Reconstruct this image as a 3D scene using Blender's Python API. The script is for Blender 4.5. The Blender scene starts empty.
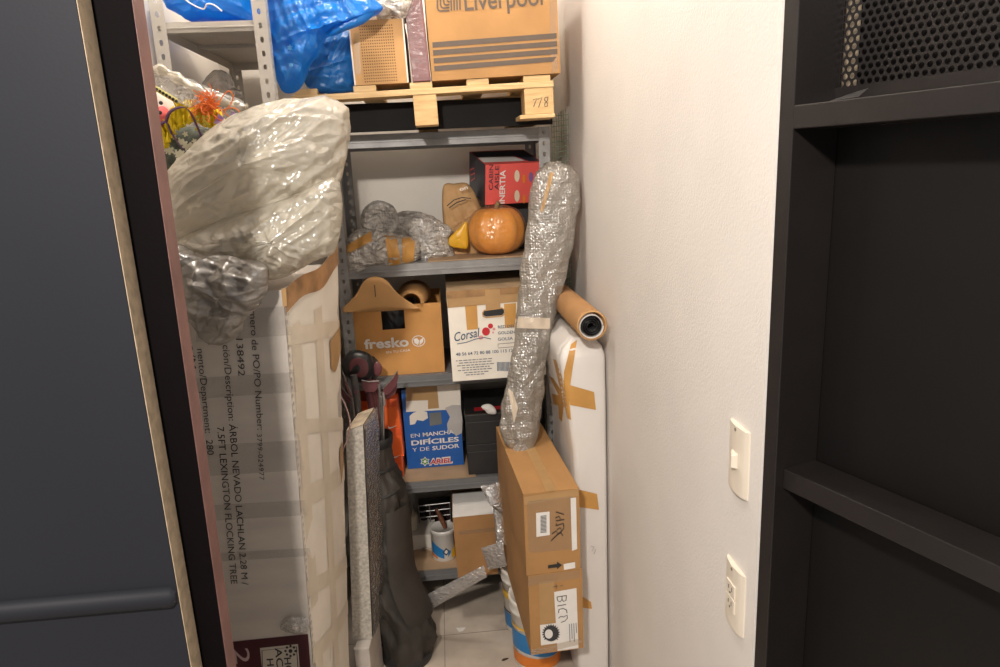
import bpy, math, random
from mathutils import Vector, Matrix, noise
random.seed(7)
C = bpy.context.scene.collection
SC = bpy.context.scene
R = math.radians

# ------------------------------------------------------------------ camera
F = 700.0                    # focal length in pixels of the 1000 x 667 frame
CAM = Vector((0, 0, 1.65))
AX = Vector((0.99513879, -0.06401478, 0.07483909))     # world X in camera axes (right, down, forward)
AY = Vector((-0.08762206, -0.22861403, 0.96956588))
AZ = Vector((-0.04495728, -0.97141018, -0.2331118))
cam_d = bpy.data.cameras.new('camera')
cam = bpy.data.objects.new('camera', cam_d); C.objects.link(cam)
right = Vector((AX[0], AY[0], AZ[0])); down = Vector((AX[1], AY[1], AZ[1])); fwd = Vector((AX[2], AY[2], AZ[2]))
m = Matrix.Identity(4)
for i in range(3):
    m[i][0] = right[i]; m[i][1] = -down[i]; m[i][2] = -fwd[i]; m[i][3] = CAM[i]
cam.matrix_world = m
cam_d.sensor_width = 36; cam_d.lens = F / 1000 * 36
cam_d.clip_start = 0.02
SC.camera = cam

# ------------------------------------------------------------------ light
w = bpy.data.worlds.new('world'); SC.world = w; w.use_nodes = True
w.node_tree.nodes['Background'].inputs[0].default_value = (1.0, 0.95, 0.92, 1)
w.node_tree.nodes['Background'].inputs[1].default_value = 0.44

def lamp(name, loc, power, col, radius):
    l = bpy.data.lights.new(name, 'POINT'); l.energy = power; l.color = col; l.shadow_soft_size = radius
    o = bpy.data.objects.new(name, l); C.objects.link(o); o.location = loc
    return o
lamp('closet_lamp_light', (-0.12, 1.72, 2.92), 31, (1, 0.93, 0.85), 0.06)
lamp('hallway_lamp_light', (-0.42, -0.60, 2.50), 215, (1, 0.93, 0.85), 0.07)
SC.view_settings.view_transform = 'Standard'
SC.view_settings.look = 'None'
SC.view_settings.gamma = 1
SC.view_settings.use_curve_mapping = False
SC.view_settings.exposure = 0.0

# ------------------------------------------------------------------ geometry of the photograph
def ray(px, py):
    c = Vector((px - 500, py - 333.5, F))
    return Vector((AX.dot(c), AY.dot(c), AZ.dot(c)))
def Q(px, py, y):                  # the point at real distance y that the photograph shows there
    r = ray(px, py); return CAM + r * (y / r.y)
def QX(px, py, x):
    r = ray(px, py); return CAM + r * (x / r.x)
def QZ(px, py, z):
    r = ray(px, py); return CAM + r * ((z - CAM.z) / r.z)
def depth_of(p): return (p - CAM).dot(fwd)

# ------------------------------------------------------------------ materials
MATS = {}
def nodes_of(name):
    mt = bpy.data.materials.new(name); mt.use_nodes = True
    nt = mt.node_tree; nt.nodes.clear()
    return mt, nt, nt.nodes, nt.links
def mat(name, col, rough=.6, var=.12, scale=12, bump=0, bscale=60, metal=0, spec=.5, col2=None, stretch=(1, 1, 1), bdist=.002, coat=0):
    if name in MATS: return MATS[name]
    mt, nt, N, L = nodes_of(name)
    out = N.new('ShaderNodeOutputMaterial'); b = N.new('ShaderNodeBsdfPrincipled')
    tc = N.new('ShaderNodeTexCoord'); mp = N.new('ShaderNodeMapping'); mp.inputs['Scale'].default_value = stretch
    L.new(tc.outputs['Object'], mp.inputs[0])
    nz = N.new('ShaderNodeTexNoise'); nz.inputs['Scale'].default_value = scale; nz.inputs['Detail'].default_value = 6
    L.new(mp.outputs[0], nz.inputs['Vector'])
    cr = N.new('ShaderNodeValToRGB')
    c2 = col2 or tuple(c * (1 - var) for c in col)
    c1 = col if col2 else tuple(min(1, c * (1 + var)) for c in col)
    cr.color_ramp.elements[0].color = (*c2, 1); cr.color_ramp.elements[0].position = .3
    cr.color_ramp.elements[1].color = (*c1, 1); cr.color_ramp.elements[1].position = .7
    L.new(nz.outputs[0], cr.inputs[0]); L.new(cr.outputs[0], b.inputs['Base Color'])
    b.inputs['Roughness'].default_value = rough; b.inputs['Metallic'].default_value = metal
    b.inputs['Specular IOR Level'].default_value = spec
    b.inputs['Coat Weight'].default_value = coat
    if bump:
        n2 = N.new('ShaderNodeTexNoise'); n2.inputs['Scale'].default_value = bscale; n2.inputs['Detail'].default_value = 4
        L.new(mp.outputs[0], n2.inputs['Vector'])
        bp = N.new('ShaderNodeBump'); bp.inputs['Strength'].default_value = bump; bp.inputs['Distance'].default_value = bdist
        L.new(n2.outputs[0], bp.inputs['Height']); L.new(bp.outputs[0], b.inputs['Normal'])
    L.new(b.outputs[0], out.inputs[0])
    MATS[name] = mt; return mt
def film(name, col, clear=.35, rough=.2, gloss=.25, bump=.5, bscale=25, bubbles=0, col2=None, cscale=6):
    """thin plastic: some light passes straight, some is scattered through, some glints off"""
    if name in MATS: return MATS[name]
    mt, nt, N, L = nodes_of(name)
    out = N.new('ShaderNodeOutputMaterial')
    tc = N.new('ShaderNodeTexCoord')
    nz = N.new('ShaderNodeTexNoise'); nz.inputs['Scale'].default_value = cscale; nz.inputs['Detail'].default_value = 5
    L.new(tc.outputs['Object'], nz.inputs['Vector'])
    cr = N.new('ShaderNodeValToRGB')
    cr.color_ramp.elements[0].color = (*(col2 or tuple(c * .8 for c in col)), 1); cr.color_ramp.elements[0].position = .35
    cr.color_ramp.elements[1].color = (*col, 1); cr.color_ramp.elements[1].position = .65
    L.new(nz.outputs[0], cr.inputs[0])
    df = N.new('ShaderNodeBsdfDiffuse'); tl = N.new('ShaderNodeBsdfTranslucent')
    L.new(cr.outputs[0], df.inputs[0]); L.new(cr.outputs[0], tl.inputs[0])
    m1 = N.new('ShaderNodeMixShader'); m1.inputs[0].default_value = .4
    L.new(df.outputs[0], m1.inputs[1]); L.new(tl.outputs[0], m1.inputs[2])
    tr = N.new('ShaderNodeBsdfTransparent')
    m2 = N.new('ShaderNodeMixShader'); m2.inputs[0].default_value = clear
    L.new(m1.outputs[0], m2.inputs[1]); L.new(tr.outputs[0], m2.inputs[2])
    gl = N.new('ShaderNodeBsdfGlossy'); gl.inputs['Roughness'].default_value = rough
    gl.inputs[0].default_value = (1, 1, 1, 1)
    m3 = N.new('ShaderNodeMixShader')
    lw = N.new('ShaderNodeLayerWeight'); lw.inputs[0].default_value = .35
    mr = N.new('ShaderNodeMapRange'); mr.inputs[3].default_value = gloss * .4; mr.inputs[4].default_value = min(1, gloss * 1.8)
    L.new(lw.outputs[0], mr.inputs[0]); L.new(mr.outputs[0], m3.inputs[0])
    L.new(m2.outputs[0], m3.inputs[1]); L.new(gl.outputs[0], m3.inputs[2])
    n2 = N.new('ShaderNodeTexNoise'); n2.inputs['Scale'].default_value = bscale; n2.inputs['Detail'].default_value = 5; n2.inputs['Distortion'].default_value = 1.5
    L.new(tc.outputs['Object'], n2.inputs['Vector'])
    bp = N.new('ShaderNodeBump'); bp.inputs['Strength'].default_value = bump; bp.inputs['Distance'].default_value = .01
    L.new(n2.outputs[0], bp.inputs['Height'])
    vc = N.new('ShaderNodeTexVoronoi'); vc.feature = 'DISTANCE_TO_EDGE'; vc.inputs['Scale'].default_value = bscale * .9
    mpv = N.new('ShaderNodeMapping'); mpv.inputs['Rotation'].default_value = (.3, .5, .7); mpv.inputs['Scale'].default_value = (1, 1, 2.2)
    L.new(tc.outputs['Object'], mpv.inputs[0])
    vm = N.new('ShaderNodeVectorMath'); vm.operation = 'ADD'
    nz3 = N.new('ShaderNodeTexNoise'); nz3.inputs['Scale'].default_value = bscale * .7
    L.new(tc.outputs['Object'], nz3.inputs['Vector'])
    sc3 = N.new('ShaderNodeVectorMath'); sc3.operation = 'SCALE'; sc3.inputs['Scale'].default_value = 1.2 / bscale
    L.new(nz3.outputs['Color'], sc3.inputs[0]); L.new(mpv.outputs[0], vm.inputs[0]); L.new(sc3.outputs[0], vm.inputs[1]); L.new(vm.outputs[0], vc.inputs['Vector'])
    bc = N.new('ShaderNodeBump'); bc.inputs['Strength'].default_value = min(1, bump); bc.inputs['Distance'].default_value = .35 / bscale
    L.new(vc.outputs['Distance'], bc.inputs['Height']); L.new(bp.outputs[0], bc.inputs['Normal'])
    last = bc
    if bubbles:
        v = N.new('ShaderNodeTexVoronoi'); v.inputs['Scale'].default_value = bubbles; v.inputs['Randomness'].default_value = .55
        L.new(tc.outputs['Object'], v.inputs['Vector'])
        b2 = N.new('ShaderNodeBump'); b2.inputs['Strength'].default_value = .8; b2.inputs['Distance'].default_value = .0034; b2.invert = True
        L.new(v.outputs['Distance'], b2.inputs['Height']); L.new(last.outputs[0], b2.inputs['Normal'])
        last = b2
    for s in (df, tl, gl, lw): L.new(last.outputs[0], s.inputs['Normal'])
    L.new(m3.outputs[0], out.inputs[0])
    MATS[name] = mt; return mt
def print_mat(name, col, rough=.6): return mat(name, col, rough, .06, 40)

M = {}
M['wall'] = mat('painted_stucco', (.75, .705, .66), .7, .03, 5, .5, 210, bdist=.0018)
M['wall_plain'] = mat('painted_plaster', (.78, .73, .66), .8, .04, 5, .2, 90)
M['ceiling'] = mat('white_ceiling_paint', (.75, .72, .68), .8, .03)
M['floor'] = mat('concrete_tile', (.60, .51, .42), .55, .3, 9, .25, 50, col2=(.42, .355, .29))
M['door_grey'] = mat('slate_grey_paint', (.0155, .0165, .022), .6, .05, 3, .05, 200, spec=.3)
M['mdf'] = mat('raw_fibreboard', (.50, .39, .27), .9, .2, 60, .3, 250)
M['primer'] = mat('red_oxide_primer', (.26, .135, .12), .5, .15, 20, .15, 150)
M['maroon_paint'] = mat('black_maroon_paint', (.0022, .0010, .0012), .75, .2, 20, .15, 150, spec=.12)
M['door_black'] = mat('charcoal_metal_paint', (.014, .0112, .0105), .38, .1, 12, .12, 180)
M['door_panel'] = mat('black_board_paint', (.0055, .0045, .004), .5, .1, 10, .1, 150, spec=.3)
M['card'] = mat('brown_cardboard', (.42, .222, .080), .8, .10, 9, .15, 90)
M['card_dark'] = mat('dull_cardboard', (.37, .19, .072), .8, .12, 9, .15, 90)
M['card_light'] = mat('light_cardboard', (.52, .29, .115), .8, .1, 9, .12, 90)
M['card_white'] = mat('white_cardboard', (.80, .74, .65), .75, .06, 9, .1, 90)
M['card_grey'] = mat('greyed_white_carton', (.50, .455, .41), .6, .10, 5, .1, 60, stretch=(1, 1, 4))
M['tape'] = mat('brown_packing_tape', (.56, .29, .075), .42, .12, 14, .25, 40)
M['tape_pale'] = mat('beige_packing_tape', (.60, .50, .39), .45, .08, 14, .25, 40)
M['tape_tan'] = mat('tan_packing_tape', (.42, .25, .105), .45, .1, 14, .2, 40)
M['tape_clear'] = film('clear_packing_tape', (.55, .40, .24), .72, .2, .16, .08, 40)
M['steel'] = mat('galvanised_grey_steel', (.27, .265, .26), .45, .15, 18, .1, 80, metal=.25)
M['shelf_dark'] = mat('grey_shelf_paint', (.15, .15, .152), .45, .1, 10)
M['rack'] = mat('pale_grey_rack_paint', (.52, .49, .45), .5, .06, 10, .1, 60)
M['shelf_board'] = mat('cardboard_shelf_liner', (.40, .27, .16), .8, .15, 10)
M['wood'] = mat('raw_pine', (.74, .53, .27), .7, .25, 10, .25, 30, col2=(.56, .36, .16), stretch=(1, 4, 14))
M['wood_end'] = mat('pine_block', (.70, .48, .23), .75, .25, 9, .3, 40, col2=(.55, .34, .15), stretch=(2, 2, 16))
M['ink'] = print_mat('black_ink', (.025, .022, .022))
M['ink_grey'] = print_mat('grey_brown_print', (.105, .075, .055))
M['ink_box'] = print_mat('dark_grey_print', (.035, .035, .038))
M['white_print'] = print_mat('white_print', (.8, .76, .72))
M['paper'] = mat('white_paper', (.78, .75, .71), .7, .04, 20)
M['blue_print'] = print_mat('blue_print', (.012, .11, .42), .4)
M['navy_print'] = print_mat('navy_print', (.03, .07, .14))
M['red_print'] = print_mat('red_print', (.55, .02, .03), .4)
M['green_print'] = print_mat('green_print', (.05, .30, .04))
M['blue_film'] = film('blue_plastic_film', (.006, .30, .86), .03, .28, .11, .35, 9, col2=(.004, .23, .74))
M['blue_dark_film'] = film('faded_blue_plastic_film', (.012, .20, .55), .04, .35, .09, .4, 12, col2=(.01, .15, .45))
M['bag_film'] = film('milky_plastic_film', (.70, .645, .53), .16, .20, .26, .55, 13, col2=(.60, .56, .48))
M['grey_film'] = film('grey_plastic_film', (.46, .42, .37), .12, .2, .26, .6, 16, col2=(.32, .29, .26))
M['clear_film'] = film('clear_crinkled_film', (.75, .72, .68), .6, .12, .35, .8, 30)
M['bubble'] = film('bubble_wrap_film', (.56, .51, .44), .34, .18, .26, .4, 14, 120)
M['bubble_dense'] = film('layered_bubble_wrap', (.88, .84, .78), .06, .16, .42, .9, 26, 120, col2=(.60, .56, .52), cscale=28)
M['foam'] = mat('white_wrapped_foam', (.74, .70, .66), .5, .03, 5, .2, 26, stretch=(1, 1, .4))
M['golf_cloth'] = mat('faded_black_nylon', (.036, .030, .024), .62, .3, 8, .2, 300)
M['golf_trim'] = mat('black_trim', (.018, .018, .018), .5, .1)
M['club_steel'] = mat('satin_club_steel', (.42, .40, .39), .3, .1, 20, metal=.8)
M['club_head'] = mat('wine_club_head', (.13, .040, .045), .4, .15, 20)
M['head_black'] = mat('black_leatherette', (.016, .016, .017), .35, .1)
M['orange'] = mat('orange_shoebox_card', (.85, .135, .02), .5, .06, 12)
M['orange_dark'] = mat('orange_shoebox_lid', (.70, .09, .015), .5, .06, 12)
M['black_card'] = mat('black_box_card', (.020, .019, .019), .45, .1, 20)
M['coral'] = mat('coral_red_card', (.78, .11, .095), .45, .05, 12)
M['navy'] = mat('navy_card', (.026, .028, .048), .45, .05, 12)
M['pumpkin'] = mat('orange_pumpkin_rind', (.90, .345, .025), .4, .15, 9, .1, 40, stretch=(1, 1, .4))
M['yellow'] = mat('yellow_fabric', (.88, .66, .01), .6, .08, 30, .3, 60)
M['mustard'] = mat('mustard_plastic', (.75, .40, .02), .35, .08)
M['white_plastic'] = mat('ivory_plastic', (.74, .66, .55), .35, .03)
M['bucket_white'] = mat('white_bucket_plastic', (.72, .69, .64), .35, .06)
M['bucket_blue'] = mat('blue_bucket_label', (.02, .20, .50), .35, .1)
M['bucket_orange'] = mat('orange_bucket_label', (.75, .22, .03), .35, .1)
M['bucket_yellow'] = mat('yellow_bucket_label', (.80, .48, .03), .35, .1)
M['mesh_green'] = mat('green_coated_wire', (.13, .21, .13), .5, .1)
M['black_roll'] = mat('black_vinyl_roll', (.012, .012, .013), .35, .1)

# ------------------------------------------------------------------ object helpers
WLOC = {}
def wl(o): return WLOC.get(o.name, Vector((0, 0, 0))) if o else Vector((0, 0, 0))
def tag(o, label=None, cat=None, group=None, kind=None):
    if label: o['label'] = label
    if cat: o['category'] = cat
    if group: o['group'] = group
    if kind: o['kind'] = kind
    return o
def thing(name, label, cat, loc, group=None):
    o = bpy.data.objects.new(name, None); C.objects.link(o); o.location = loc; o.empty_display_size = .05
    WLOC[o.name] = Vector(loc)
    return tag(o, label, cat, group)
class MB:
    def __init__(s): s.v = []; s.f = []; s.sm = []
    def add(s, vs, fs, smooth=False):
        n = len(s.v); s.v += [Vector(p) for p in vs]; s.f += [[i + n for i in f] for f in fs]; s.sm += [smooth] * len(fs); return s
    def hexa(s, p):                # p: 4 bottom then 4 top, same winding
        return s.add(p, [(3, 2, 1, 0), (4, 5, 6, 7), (0, 1, 5, 4), (1, 2, 6, 5), (2, 3, 7, 6), (3, 0, 4, 7)])
    def box(s, x0, x1, y0, y1, z0, z1):
        return s.hexa([(x0, y0, z0), (x1, y0, z0), (x1, y1, z0), (x0, y1, z0), (x0, y0, z1), (x1, y0, z1), (x1, y1, z1), (x0, y1, z1)])
    def grid(s, rows, closed_u=False, closed_v=False, smooth=True):
        nr = len(rows); nc = len(rows[0]); vs = [p for r in rows for p in r]; fs = []
        for i in range(nr if closed_v else nr - 1):
            for j in range(nc if closed_u else nc - 1):
                a = i * nc + j; b = i * nc + (j + 1) % nc; i2 = (i + 1) % nr
                fs.append((a, b, i2 * nc + (j + 1) % nc, i2 * nc + j))
        return s.add(vs, fs, smooth)
    def tube(s, path, r, n=10, cap=True, smooth=True):
        path = [Vector(p) for p in path]; rows = []
        rr = r if isinstance(r, (list, tuple)) else [r] * len(path)
        up0 = None
        for i, p in enumerate(path):
            t = (path[min(i + 1, len(path) - 1)] - path[max(i - 1, 0)]).normalized()
            if up0 is None:
                up0 = Vector((0, 0, 1)) if abs(t.z) < .9 else Vector((1, 0, 0))
            a = t.cross(up0).normalized(); b = a.cross(t).normalized(); up0 = b
            rows.append([p + (a * math.cos(k * 2 * math.pi / n) + b * math.sin(k * 2 * math.pi / n)) * rr[i] for k in range(n)])
        s.grid(rows, closed_u=True, smooth=smooth)
        if cap:
            s.add(rows[0], [list(range(n))[::-1]]); s.add(rows[-1], [list(range(n))])
        return s
    def lathe(s, c, prof, n=28, axis=Vector((0, 0, 1)), cap=True):
        c = Vector(c); axis = axis.normalized()
        a = axis.cross(Vector((0, 1, 0)) if abs(axis.y) < .9 else Vector((1, 0, 0))).normalized(); b = axis.cross(a)
        rows = [[c + axis * h + (a * math.cos(k * 2 * math.pi / n) + b * math.sin(k * 2 * math.pi / n)) * r for k in range(n)] for r, h in prof]
        s.grid(rows, closed_u=True)
        if cap:
            if prof[0][0] > 1e-5: s.add(rows[0], [list(range(n))[::-1]])
            if prof[-1][0] > 1e-5: s.add(rows[-1], [list(range(n))])
        return s
    def prism(s, poly, d):         # polygon (3D, planar) pushed along d
        d = Vector(d); n = len(poly); p = [Vector(q) for q in poly]
        fs = [list(range(n))[::-1], [i + n for i in range(n)]] + [(i, (i + 1) % n, (i + 1) % n + n, i + n) for i in range(n)]
        return s.add(p + [q + d for q in p], fs)
    def build(s, name, material, parent=None, bevel=0, solid=0, sub=0):
        off = wl(parent)
        me = bpy.data.meshes.new(name)
        me.from_pydata([tuple(p - off) for p in s.v], [], s.f); me.update()
        for p, k in zip(me.polygons, s.sm): p.use_smooth = k
        me.materials.append(material)
        o = bpy.data.objects.new(name, me); C.objects.link(o)
        if parent: o.parent = parent
        WLOC[o.name] = off
        if solid:
            md = o.modifiers.new('solid', 'SOLIDIFY'); md.thickness = solid; md.offset = 0
        if bevel:
            md = o.modifiers.new('bevel', 'BEVEL'); md.width = bevel; md.segments = 2; md.limit_method = 'ANGLE'
        if sub:
            md = o.modifiers.new('sub', 'SUBSURF'); md.levels = sub; md.render_levels = sub
        return o
def struct(name, mb, material, parent=None, bevel=0):
    o = mb.build(name, material, parent, bevel)
    if not parent: o['kind'] = 'structure'
    return o

class Fr:
    """front face of a box: origin bottom-left, u right, v away from us, n up"""
    def __init__(s, o, yaw=0, roll=0, pitch=0):
        s.o = Vector(o)
        rot = Matrix.Rotation(yaw, 3, 'Z') @ Matrix.Rotation(pitch, 3, 'X') @ Matrix.Rotation(-roll, 3, 'Y')
        s.u = rot @ Vector((1, 0, 0)); s.v = rot @ Vector((0, 1, 0)); s.w = rot @ Vector((0, 0, 1))
    def p(s, x, y, z): return s.o + s.u * x + s.v * y + s.w * z
    def face(s, px, py, off=.0012):    # photo point on the front plane
        r = ray(px, py); t = (s.o - s.v * off - CAM).dot(s.v) / r.dot(s.v); return CAM + r * t
class Side:
    """any other plane: point + outward normal"""
    def __init__(s, o, nrm): s.o = Vector(o); s.v = -Vector(nrm).normalized()
    def face(s, px, py, off=.0012):
        r = ray(px, py); t = (s.o - s.v * off - CAM).dot(s.v) / r.dot(s.v); return CAM + r * t

_caps = None
def raw_text(txt, bold=0, shear=0, spacing=1):
    cu = bpy.data.curves.new('t', 'FONT'); cu.body = txt; cu.size = 1; cu.offset = bold; cu.shear = shear; cu.space_character = spacing
    cu.resolution_u = 3; cu.fill_mode = 'FRONT'
    ob = bpy.data.objects.new('t', cu); C.objects.link(ob)
    dg = bpy.context.evaluated_depsgraph_get()
    me = bpy.data.meshes.new_from_object(ob.evaluated_get(dg))
    bpy.data.objects.remove(ob); bpy.data.curves.remove(cu)
    vs = [v.co.copy() for v in me.vertices]; fs = [list(p.vertices) for p in me.polygons]
    bpy.data.meshes.remove(me); return vs, fs
def text(name, txt, material, parent, fr, p0, p1, h, bold=0, shear=0, spacing=1, off=.0014):
    """lettering on a face: baseline from photo point p0 to p1, capitals h photo pixels tall"""
    a = fr.face(*p0, off); b = fr.face(*p1, off)
    d = b - a; ln = d.length; d.normalize(); up = (-fr.v).cross(d).normalized()
    hw = h * depth_of((a + b) / 2) / F
    vs, fs = raw_text(txt, bold, shear, spacing)
    if not vs: return None
    x0 = min(v.x for v in vs); x1 = max(v.x for v in vs)
    sx = ln / (x1 - x0); sy = hw / .70
    mb = MB(); mb.add([a + d * ((v.x - x0) * sx) + up * (v.y * sy) for v in vs], fs)
    return mb.build(name, material, parent)
def decal(name, material, parent, fr, pts, off=.0008):
    mb = MB(); mb.add([fr.face(px, py, off) for px, py in pts], [list(range(len(pts)))])
    return mb.build(name, material, parent)
def decals(name, material, parent, fr, polys, off=.001):
    mb = MB()
    for pts in polys: mb.add([fr.face(px, py, off) for px, py in pts], [list(range(len(pts)))])
    return mb.build(name, material, parent)
def stroke_px(name, material, parent, fr, lines, wpx, off=.0014):
    """hand-written strokes: polylines of photo points drawn as flat ribbons"""
    mb = MB()
    for ln in lines:
        P = [fr.face(*q, off) for q in ln]; wd = wpx * depth_of(P[0]) / F / 2
        L_, R_ = [], []
        for i, p in enumerate(P):
            t = (P[min(i + 1, len(P) - 1)] - P[max(i - 1, 0)]).normalized(); s = t.cross(fr.v).normalized() * wd
            L_.append(p + s); R_.append(p - s)
        mb.grid([L_, R_], smooth=False)
    return mb.build(name, material, parent)
def seg(x0, y0, x1, y1): return [(x0, y0), (x1, y0), (x1, y1), (x0, y1)]

def carton_body(fr, W, D, H, name, material, parent, bulge=.004, n=6):
    """a box whose faces bow a little, as used cartons do"""
    mb = MB()
    def face(o, a, b, nrm):
        rows = []
        for i in range(n + 1):
            row = []
            for j in range(n + 1):
                s, t = j / n, i / n
                k = bulge * math.sin(math.pi * s) * math.sin(math.pi * t)
                row.append(o + a * s + b * t + nrm * k)
            rows.append(row)
        mb.grid(rows)
    u, v, w_ = fr.u, fr.v, fr.w
    face(fr.p(0, 0, 0), u * W, w_ * H, -v * 0)
    face(fr.p(W, D, 0), -u * W, w_ * H, v * 1)
    face(fr.p(0, D, 0), -v * D, w_ * H, -u * 1)
    face(fr.p(W, 0, 0), v * D, w_ * H, u * 1)
    face(fr.p(0, 0, H), u * W, v * D, w_ * 0)
    face(fr.p(0, D, 0), u * W, -v * D, w_ * 0)
    for i in range(len(mb.sm)): mb.sm[i] = False
    return mb.build(name, material, parent)

def spline(pts, n, closed=True):
    P = [Vector(p) for p in pts]; m_ = len(P); out = []
    segs = m_ if closed else m_ - 1
    for k in range(n):
        t = k / n * segs if closed else k / (n - 1) * segs
        i = min(int(t), segs - 1); f = t - i
        g = (lambda q: P[q % m_]) if closed else (lambda q: P[max(0, min(m_ - 1, q))])
        a, b, c, d = g(i - 1), g(i), g(i + 1), g(i + 2)
        out.append(.5 * ((2 * b) + (c - a) * f + (2 * a - 5 * b + 4 * c - d) * f * f + (3 * b - a - 3 * c + d) * f ** 3))
    return out
def crease(p):
    d = noise.voronoi(p)[0]; return d[1] - d[0]
def crumple(name, material, parent, outline, front, back, amp=.012, scale=14, rings=20, n=110, seed=0, pw=.5, stretch=(1, 1, 1), edge=.5, smooth=True, fine=.35, center=None, folds=()):
    """a closed crumpled bundle: outline points in the place, bulging towards and away from us"""
    o = spline(outline, n); c = Vector(center) if center else sum(o, Vector()) / n
    so = Vector((seed * 3.1, seed * 1.7, seed * 2.3)); st = Vector(stretch)
    def fold(p):
        e = 0
        for d_, ls, cs, am in folds:
            d_ = Vector(d_).normalized(); pr_ = d_.cross(Vector((0, 1, 0))).normalized()
            a_, b_ = p.dot(d_), p.dot(pr_); b_ += .012 * noise.noise(Vector((a_ * 9, b_ * 9, p.y * 9)) + so)
            v_ = noise.noise(Vector((a_ * ls, b_ * cs, p.y * cs * .4)) + so * 1.3)
            e += am * ((1 - min(1, abs(v_) * 2.2)) ** 1.6 - .3)
        return e
    def disp(p):
        return base_disp(p) + fold(p)
    def base_disp(p):
        q = Vector((p.x * st.x, p.y * st.y, p.z * st.z)) * scale + so
        w_ = Vector((noise.noise(q * .9), noise.noise(q * .9 + Vector((7, 1, 3))), noise.noise(q * .9 + Vector((2, 9, 4))))) * .35; q = q + w_
        return (crease(q) - .35) * amp + (crease(q * 2.1 + so) - .35) * amp * fine + (crease(q * 4.7 + so) - .35) * amp * fine * .35 + noise.noise(q * .6) * amp * .8
    mb = MB()
    for side, dp in ((-1, front), (1, back)):
        rows = []
        for k in range(1, rings + 1):
            t = math.sin(math.pi / 2 * k / rings); row = []
            for p in o:
                q = c + (p - c) * t; bul = max(0, 1 - t * t) ** pw
                q = q + Vector((0, side * dp * bul, 0))
                e = disp(q); rad = (p - c).normalized()
                q = q + Vector((0, side * e * (bul * .9 + .1), 0)) + rad * e * t * edge
                row.append(q)
            rows.append(row if side < 0 else row)
        rows_ = rows if side > 0 else [list(r) for r in rows]
        base = len(mb.v); mb.grid(rows_, closed_u=True, smooth=smooth)
        cc = c + Vector((0, side * (dp + disp(c)), 0))
        mb.add([cc] + rows_[0], [(0, i + 1, (i + 1) % n + 1) for i in range(n)], smooth)
    if False: pass
    return mb.build(name, material, parent)
def px_outline(pts, y): return [Q(a, b, y) for a, b in pts]

from mathutils.bvhtree import BVHTree
def surf(objs):
    vs, fs = [], []
    for o in objs if isinstance(objs, (list, tuple)) else [objs]:
        n = len(vs); off = wl(o.parent) if o.parent else Vector(); off = WLOC.get(o.name, Vector())
        vs += [v.co + off for v in o.data.vertices]; fs += [[i + n for i in p.vertices] for p in o.data.polygons]
    return BVHTree.FromPolygons(vs, fs)
def drop(bvh, px, py, off):
    r = ray(px, py).normalized(); h = bvh.ray_cast(CAM, r)
    if h[0] is None: return None
    return h[0] - r * off
def lay(name, material, parent, target, quad, off=.003, nu=14, nv=8, solid=0):
    """a strip of tape pressed on to a bumpy surface"""
    bvh = target if isinstance(target, BVHTree) else surf(target); mb = MB(); a, b, c, d = [Vector((p[0], p[1], 0)) for p in quad]; G = []; last = None
    for i in range(nu + 1):
        row = []
        for k in range(nv + 1):
            q = a.lerp(b, i / nu).lerp(d.lerp(c, i / nu), k / nv); p = drop(bvh, q.x, q.y, off)
            row.append(p)
        G.append(row)
    idx = {}
    for i in range(nu + 1):
        for k in range(nv + 1):
            if G[i][k] is not None: idx[i, k] = len(mb.v); mb.v.append(G[i][k])
    for i in range(nu):
        for k in range(nv):
            f = [(i, k), (i + 1, k), (i + 1, k + 1), (i, k + 1)]
            if all(q in idx for q in f): mb.f.append([idx[q] for q in f]); mb.sm.append(True)
    return mb.build(name, material, parent, solid=solid)
def lay_poly(name, material, parent, target, pts, off=.003):
    bvh = target if isinstance(target, BVHTree) else surf(target)
    P = [drop(bvh, a, b, off) for a, b in pts]; P = [p for p in P if p is not None]
    mb = MB()
    if len(P) > 2:
        c = sum(P, Vector()) / len(P); mb.add([c] + P, [(0, i + 1, (i + 1) % len(P) + 1) for i in range(len(P))])
    return mb.build(name, material, parent)

# ================================================================== SETTING
WX = 0.46; WB = 2.75; DY = 0.937
struct('floor', MB().box(-1.6, 1.6, -.6, WB + .1, -.1, 0), M['floor'])
struct('wall_right', MB().box(WX, WX + .012, .947, 1.06, 0, 3.05).box(WX, WX + .10, 1.06, WB, 0, 3.05), M['wall'])
struct('wall_back', MB().box(-.9, WX + .10, WB, WB + .1, 0, 3.05), M['wall_plain'])
struct('wall_left', MB().box(-.86, -.76, .99, WB, 0, 3.05), M['wall_plain'])
struct('ceiling', MB().box(-.86, WX + .10, .90, WB, 3.05, 3.15), M['ceiling'])
struct('wall_front', MB().box(.572, 1.6, 1.005, 1.06, 0, 3.05), mat('beige_hall_paint', (.33, .26, .18), .8, .05))
# floor joints
struct('trim_1', MB().box(-.082, -.079, .2, 2.7, 0, .0006).box(-.6, .5, 2.232, 2.235, 0, .0006), mat('tile_joint', (.27, .23, .19), .8))

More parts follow.
